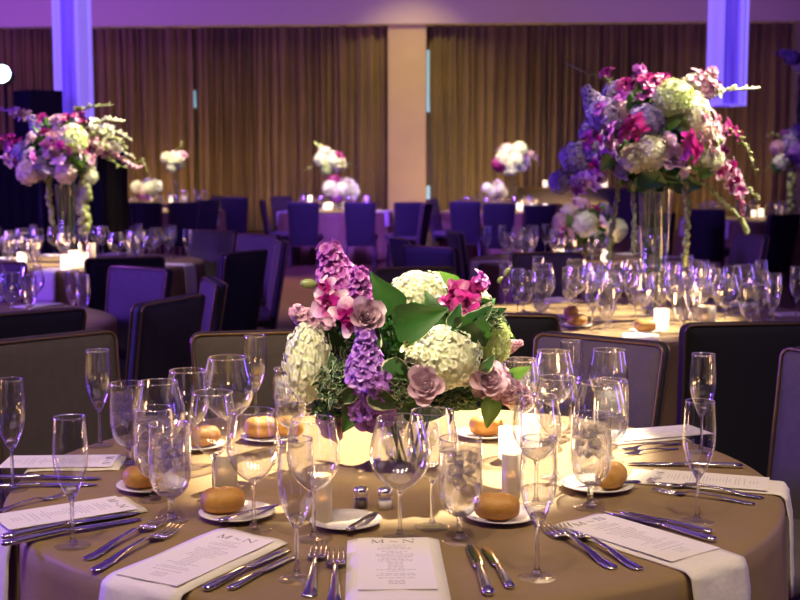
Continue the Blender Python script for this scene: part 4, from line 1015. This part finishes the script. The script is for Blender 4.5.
arrangement('tall_flower_arrangement', 'tall violet and white arrangement cut off by the right edge', 'flower arrangement', (5.42, 17.2, TZ), 17.2, [
    (H, 'lavender', 793, 58, 8, 0), (SS, 'lavender', 788, 56, 7, 0, dict(n=(-1, 0, .3))), (H, 'white', 800, 66, 8, .05), (H, 'lavender', 792, 144, 12, 0), (H, 'violet', 800, 152, 12, -.1), (H, 'white', 782, 162, 9, -.05), (OB, 'violet', 790, 156, 8, -.2), (H, 'pink', 778, 148, 8, 0), (H, 'lavender', 798, 134, 10, 0), (OB, 'purple', 786, 136, 8, 0), (H, 'blush', 804, 165, 10, 0), (LF, 'green', 776, 168, 12, -.1, dict(a=2.6))],
    [('green', 797, 152, 20, 18, .05), ('green', 802, 100, 6, 44, .1)], sprays=[('x', [(778, 160, 0), (770, 166, 0), (764, 172, 0)], 8, .06, 0.), ('lavender', [(796, 60, 0), (784, 52, 0), (774, 54, 0)], 8, .08, .6), ('x', [(784, 140, 0), (774, 134, 0), (766, 136, 0)], 7, .06, 0.)],
    strands=[([(792, 170, -.1), (791, 190, -.1), (790, 214, -.1)], .06)], vase=(.5, .07, .09, 'tall'))

# ------------------------------------------------------------------ settings on the other tables
def napkin_far_builder():
    o = build('folded_napkin', napkin_mesh(None, None, .16, .25, .2), M_napkin); return o
_e = [at(*q, .75) for q in ((577, 327), (571, 318), (645, 333), (694, 320), (606, 306), (591, 300), (74, 326), (84, 333), (487, 259), (502, 258), (169, 262), (188, 264))]
ARR = {'right': [(1.27, 6.25, .10)]+[(q.x, q.y, .07) for q in _e[:3]]+[(q.x, q.y, .045) for q in _e[3:6]], 'palm': [(-2.58, 9.75, .12)]+[(q.x, q.y, .04) for q in _e[10:]], 'left': [(q.x, q.y, .04) for q in _e[6:8]], 'mid': [(1.47, 9.95, .12)]+[(q.x, q.y, .04) for q in _e[8:10]], 'side': [(5.42, 17.2, .18)]}
def setting(key, n, a0, where, group, rolls=True, kinds=('red', 'water', 'white', 'flute'), vots=(), naps=True, skip=lambda x, y: False, seg=20, det=3):
    cx, cy_ = TABLES[key]; r = random.Random(len(key)*7+n)
    occ = list(ARR.get(key, []))
    vots = [((cx+(v[0]-cx)*min(1, .8/max(.01, math.hypot(v[0]-cx, v[1]-cy_)))), (cy_+(v[1]-cy_)*min(1, .8/max(.01, math.hypot(v[0]-cx, v[1]-cy_)))), *v[2:]) for v in vots]
    for (vx, vy, knd, sc, gl) in vots: occ.append((vx, vy, .05))
    def free(x, y, rad):
        for ox, oy, orr in occ:
            if math.hypot(ox-x, oy-y) < orr+rad: return False
        occ.append((x, y, rad)); return True
    for s in range(n):
        th = a0+s*2*PI/n
        def pt(r_, da): a = th+da; return cx+r_*math.cos(a), cy_+r_*math.sin(a)
        if naps:
            x, y = pt(TR-.245, 0)
            if -30 < proj((x, y, .75))[0] < 830 and not any(math.hypot(c[0]-cx-1.15*math.cos(th), c[1]-cy_-1.15*math.sin(th)) < .42 for c in CHAIRS):
                o = make('farnapkin', napkin_far_builder, (x, y, TZ+.0008), th-PI/2)
                in_line(o, 'white napkin', where, 'napkin', 'napkins '+group); occ.append((x+.08*math.cos(th), y+.08*math.sin(th), .07))
        for k, (rr, da) in zip(kinds, ((.545, .12), (.60, .29), (.46, .0), (.71, .30), (.36, .22), (.50, .32), (.30, -.1))):
            x, y = pt(rr+r.uniform(-.02, .02), da+r.uniform(-.03, .03))
            if not -12 < proj((x, y, .75))[0] < 812 or skip(x, y): continue
            if not free(x, y, {'red': .060, 'white': .053, 'water': .046, 'flute': .037}[k]): continue
            o = glass(k, Vector((x, y, 0)), 'b'+('w' if k == 'water' else ''), WL if k == 'water' else None, False, 1., seg, det)
            in_line(o, {'red': 'balloon wine glass', 'white': 'slim wine glass', 'flute': 'empty champagne flute', 'water': 'filled water goblet'}[k], where, {'red': 'wine glass', 'white': 'wine glass', 'flute': 'champagne flute', 'water': 'water glass'}[k], 'glasses '+group)
        if rolls:
            x, y = pt(.66, -.24)
            if -12 < proj((x, y, .75))[0] < 812 and not skip(x, y) and free(x, y, .08):
                o = make('plate', plate_builder, (x, y, TZ), 0, 1.); in_line(o, 'bread plate', where, 'plate', 'bread plates '+group)
                o = make('roll', roll_builder, (x, y, .7565), r.random()*3, 1.15); in_line(o, 'bread roll', where, 'bread roll', 'bread rolls '+group)
    for (vx, vy, knd, sc, gl) in vots:
        o = votive(Vector((vx, vy, 0)), knd, sc); in_line(o, 'glowing votive candle', where, 'candle', 'votives '+group)
        light('candle_glow', 'POINT', (vx, vy, .9), None, gl, (1, .58, .25), shadow_soft_size=.03)
def V(px, py, k='short', sc=1., g=.8): p = at(px, py, .75); return (p.x, p.y, k, sc, g)
setting('right', 10, .1, 'on the table under the biggest arrangement', 'on the right-hand table', kinds=('red', 'water', 'white', 'flute', 'white', 'water', 'white'), rolls=False, vots=[V(661, 331, 'short', 1.2, 1.2), V(706, 332, 'dim', 1.4)])
setting('palm', 10, .25, 'on the table under the tall left arrangement', 'on the table under the tall left arrangement', vots=[V(75, 268, 'short', 1.5, 2.), V(66, 270, 'short', 1.3), V(84, 267, 'short', 1.3), V(36, 262, 'tall', 1.4), V(22, 266, 'short', 1.2), V(92, 262, 'tall', 1.4)], rolls=False)
setting('left', 10, -.15, 'on the table at the left edge', 'on the left-edge table', skip=lambda x, y: proj((x, y, .75))[0] > 34, vots=[V(4, 335, 'short', 1.0)], rolls=False)
setting('mid', 10, .3, 'on the table with the low white bouquet', 'on the low bouquet table', kinds=('red', 'water', 'flute'), rolls=False, vots=[V(560, 262, 'short', 1.2), V(606, 262, 'short', 1.2)])
setting('side', 8, .2, 'on the side table near the right edge', 'on the side table', kinds=('red', 'water'), rolls=False, vots=[V(781, 214, 'short', 1.4), V(762, 214, 'short', 1.2)], seg=12, det=2)
for k, wh, vt in (('farleft', 'on the distant table at left', [V(112, 211), V(120, 208), V(126, 213), V(131, 206), V(118, 213)]), ('farmid', 'on the distant centre table', [V(322, 209), V(329, 209), V(352, 208)]), ('farright', 'on the distant table right of the pillar', [V(522, 211), V(530, 209), V(538, 210), V(546, 211)])):
    setting(k, 8, .3, wh, wh, kinds=('red', 'water'), rolls=False, naps=(k != 'farright'), vots=[(a, b, c, 1.4, .6) for a, b, c, d, e in vt], seg=10, det=2)
for k, wh, vt in (('backleft', 'on the hindmost left table', [V(171, 202.5), V(184, 202)]), ('backmid', 'on the hindmost centre table', [V(310, 202)]),):
    setting(k, 6, .3, wh, wh, kinds=('red',), rolls=False, naps=False, vots=[(a, b, c, 1.5, .6) for a, b, c, d, e in vt], seg=10, det=2)
def bg(kind, px, py, label, sc=1.):
    p = at(px, py, .75); o = glass(kind, Vector((p.x, p.y, 0)), 'b', None, False, sc, 20, 3)
    tag(o, label, {'flute': 'champagne flute', 'red': 'wine glass', 'white': 'wine glass'}[kind], 'glasses standing out on the other tables')
bg('flute', 74, 326, 'left flute of the pair on the rim of the left-edge table')
bg('flute', 84, 333, 'right flute of the pair on the rim of the left-edge table')
bg('flute', 487, 259, 'left flute of the pair on the rim of the low bouquet table')
bg('flute', 502, 258, 'right flute of the pair on the rim of the low bouquet table')
bg('flute', 169, 262, 'left flute near the draped napkin of the left arrangement table')
bg('flute', 188, 264, 'right flute near the draped napkin of the left arrangement table')
for px, py, a, lb in ((577, 327, 20, 'front left roll on the right-hand table'), (571, 318, 70, 'roll behind the front left roll on the right-hand table'), (645, 333, 0, 'roll beside the bright votive on the right-hand table')):
    p = at(px, py, .75); tag(make('plate', plate_builder, (p.x, p.y, TZ), 0, .95), lb.replace('roll ', 'plate under the roll ', 1), 'plate', 'bread plates on the right-hand table')
    tag(make('roll', roll_builder, (p.x, p.y, .7560), math.radians(a), 1.1), lb, 'bread roll', 'bread rolls on the right-hand table')
def hurricane_builder():
    t = thing('hurricane_candle')
    build('cylinder', MB().lathe(shell([(0, 0), (.038, 0), (.042, .004), (.042, .20)], .002), 28), M_thin, t)
    build('water', MB().lathe([(0, .003), (.0385, .003), (.0385, .125), (0, .125)], 24), M_water, t)
    c = build('floating_candle', MB().lathe([(0, .112), (.020, .116), (.030, .128), (.031, .142), (.024, .148), (0, .147)], 20), M_wax, t)
    build('flame', MB().lathe([(0, .149), (.004, .154), (.0055, .162), (.003, .174), (0, .182)], 10), M_flame, c)
    return t
for px, py, lb in ((694, 320, 'tall glass cylinder with a floating candle, right of the tall vase'), (606, 306, 'tall glass cylinder with a floating candle, left of the tall vase'), (591, 300, 'leftmost tall glass cylinder with a floating candle on the right-hand table')):
    p = at(px, py, .75); tag(make('hurricane', hurricane_builder, (p.x, p.y, TZ)), lb, 'candle', 'floating candles on the right-hand table'); light('candle_glow', 'POINT', (p.x, p.y, 1.0), None, .9, (1, .58, .25), shadow_soft_size=.03)
label_lines()

# ------------------------------------------------------------------ bar counter with candles in front of the right curtain
bx0, bx1 = atY(536, 190, 24.6).x, atY(625, 190, 24.6).x; bz = atY(570, 188, 24.6).z
bar = thing('bar_counter', 'dark bar counter lined with candles before the right curtain', 'bar counter', ((bx0+bx1)/2+.3, 25.5, 0)); hw = (bx1-bx0)/2+.6
M_bar = mat('dark_bar_cloth', (.03, .02, .03), .7)
build('counter_body', MB().box(-hw+.04, hw-.04, -.22, .22, 0, bz-.04), M_bar, bar, smooth=False); build('counter_top', MB().box(-hw, hw, -.26, .26, bz-.04, bz), M_pipe, bar, smooth=False)
for px in (545, 552, 563, 576, 589, 599, 605):
    p = atY(px, 187, 25.4); o = make('votiveshort', None, (p.x, 25.4, bz+.001), 0, 1.7); in_line(o, 'glowing candle', 'on the bar counter by the right curtain', 'candle', 'candles on the bar counter')
LINES = {k: v for k, v in LINES.items() if 'bar counter' in k[1]}; label_lines()

# ------------------------------------------------------------------ hanging fabric lanterns
M_sheer = None
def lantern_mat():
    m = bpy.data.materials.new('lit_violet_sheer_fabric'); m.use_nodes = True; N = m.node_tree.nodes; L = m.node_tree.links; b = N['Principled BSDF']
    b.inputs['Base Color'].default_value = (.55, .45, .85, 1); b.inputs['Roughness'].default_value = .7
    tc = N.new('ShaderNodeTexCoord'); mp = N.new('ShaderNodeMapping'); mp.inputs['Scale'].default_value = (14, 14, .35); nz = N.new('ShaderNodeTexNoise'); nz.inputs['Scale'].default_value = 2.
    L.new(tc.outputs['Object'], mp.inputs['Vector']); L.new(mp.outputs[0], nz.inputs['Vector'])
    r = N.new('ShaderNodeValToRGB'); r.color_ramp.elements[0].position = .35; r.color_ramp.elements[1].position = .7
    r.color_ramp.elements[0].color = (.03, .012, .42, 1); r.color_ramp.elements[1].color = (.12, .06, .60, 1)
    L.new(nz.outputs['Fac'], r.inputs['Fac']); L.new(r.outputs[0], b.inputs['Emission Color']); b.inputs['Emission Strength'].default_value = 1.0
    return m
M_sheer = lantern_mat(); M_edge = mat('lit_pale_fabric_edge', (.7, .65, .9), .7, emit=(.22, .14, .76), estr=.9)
def lantern(px, py, Y, wpx, label):
    p = atY(px, py, Y); R = wpx*Y/F_PX/2/1.0; top = 5.9-p.z
    t = thing('hanging_lantern', label, 'lantern', (p.x, p.y, p.z)); n = 6
    for i in range(n):
        a0, a1 = 2*PI*i/n, 2*PI*(i+1)/n; P0 = Vector((R*math.cos(a0), R*math.sin(a0), 0)); P1 = Vector((R*math.cos(a1), R*math.sin(a1), 0)); nn = (P0+P1).normalized()
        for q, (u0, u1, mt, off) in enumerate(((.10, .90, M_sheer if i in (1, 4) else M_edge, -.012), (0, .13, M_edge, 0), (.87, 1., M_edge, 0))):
            k = 8; vs = []; fs = []
            for d in (0, .006):
                for z in (0, top):
                    for j in range(k+1):
                        u = u0+(u1-u0)*j/k; vs.append(P0.lerp(P1, u)+nn*(off+.006*math.sin(j*PI)+.005*math.cos(j*2.1)-d)+Vector((0, 0, z)))
            w_ = k+1
            for j in range(k):
                fs += [(j, j+1, w_+j+1, w_+j), (2*w_+j, 3*w_+j, 3*w_+j+1, 2*w_+j+1), (j, 2*w_+j, 2*w_+j+1, j+1), (w_+j, w_+j+1, 3*w_+j+1, 3*w_+j)]
            build('fabric_panel' if q == 0 else 'fabric_strip', MB().add(vs, fs), mt, t)
    ring = [(R*math.cos(2*PI*i/n), R*math.sin(2*PI*i/n), .005) for i in range(n)]
    build('hoop', MB().tube(ring, .008, 6, close=True), M_edge, t)
    return t
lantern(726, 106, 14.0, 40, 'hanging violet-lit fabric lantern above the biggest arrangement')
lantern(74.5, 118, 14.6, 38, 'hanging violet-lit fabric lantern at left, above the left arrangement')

# ------------------------------------------------------------------ stage corner at the left
YS = 13.7
p = atY(46, 150, YS); sz1 = atY(46, 91, YS).z; x0, x1 = atY(31, 100, YS).x, atY(62, 100, YS).x
sp = thing('loudspeaker', 'black loudspeaker on a stand beside the bright stage light', 'loudspeaker', (atY(38, 100, YS).x, YS, 0), .70); hwS = .19
build('cabinet', MB().box(-hwS, hwS, -.2, .2, sz1-.72, sz1), M_spk, sp, smooth=False)
build('grille', MB().box(-hwS*.9, hwS*.9, -.215, -.2, sz1-.68, sz1-.03), M_grille, sp, smooth=False)
build('pole', MB().tube([(0, 0, .35), (0, 0, sz1-.72)], .02, 10), M_spk, sp)
for i in range(3):
    a = i*2.094; build('leg', MB().tube([(0, 0, .75), (.45*math.cos(a), .45*math.sin(a), .012)], .012, 8), M_spk, sp)
# black draped booth
YB = 14.6; xl, xr = atY(-25, 200, YB).x, atY(106, 200, YB).x; zt = atY(50, 150, YB).z
n = 90; path = []
for i in range(n+1):
    t = i/n; L1 = xr-xl; d = t*(L1+1.1)
    q = (xl+d, YB) if d < L1 else (xr, YB+(d-L1))
    wv = .025*math.sin(i*1.35); path.append((q[0]+(wv if d >= L1 else 0), q[1]+(wv if d < L1 else 0)))
vs = [(x, y, z) for z in (.005, zt*.5, zt) for x, y in path]+[(xl, YB+1.1, zt)]
fs = [(k*(n+1)+i, k*(n+1)+i+1, (k+1)*(n+1)+i+1, (k+1)*(n+1)+i) for k in range(2) for i in range(n)]+[tuple(2*(n+1)+i for i in range(n+1))+(3*(n+1),)]
tag(build('draped_booth', MB().add(vs, fs), M_black), 'black-draped booth behind the tall left arrangement', 'booth')
# bright stage light
pL = atY(2, 74, 16.2)
st = thing('stage_light', 'glaring blue-white stage light at the left edge', 'stage light', (pL.x, pL.y, 0))
T = Matrix.Translation((0, 0, pL.z)) @ Matrix.Rotation(PI/2-.12, 4, 'X') @ Matrix.Rotation(.0, 4, 'Y')
build('lamp_housing', MB().lathe([(0, -.30), (.08, -.30), (.11, -.2), (.115, 0), (.125, .02), (.112, .02)], 24, T), M_spk, st)
build('lens', MB().lathe([(0, .012), (.07, .010), (.110, .004), (.110, -.01), (0, -.01)], 24, T), mat('lit_stage_lens', (.8, .9, 1), .3, emit=(.55, .80, 1.), estr=14), st)
build('stand', MB().tube([(0, .12, .3), (0, .12, pL.z-.1)], .02, 8), M_spk, st)
for i in range(3):
    a = i*2.094+.5; build('leg', MB().tube([(0, .12, .8), (.45*math.cos(a), .12+.45*math.sin(a), .012)], .012, 8), M_spk, st)
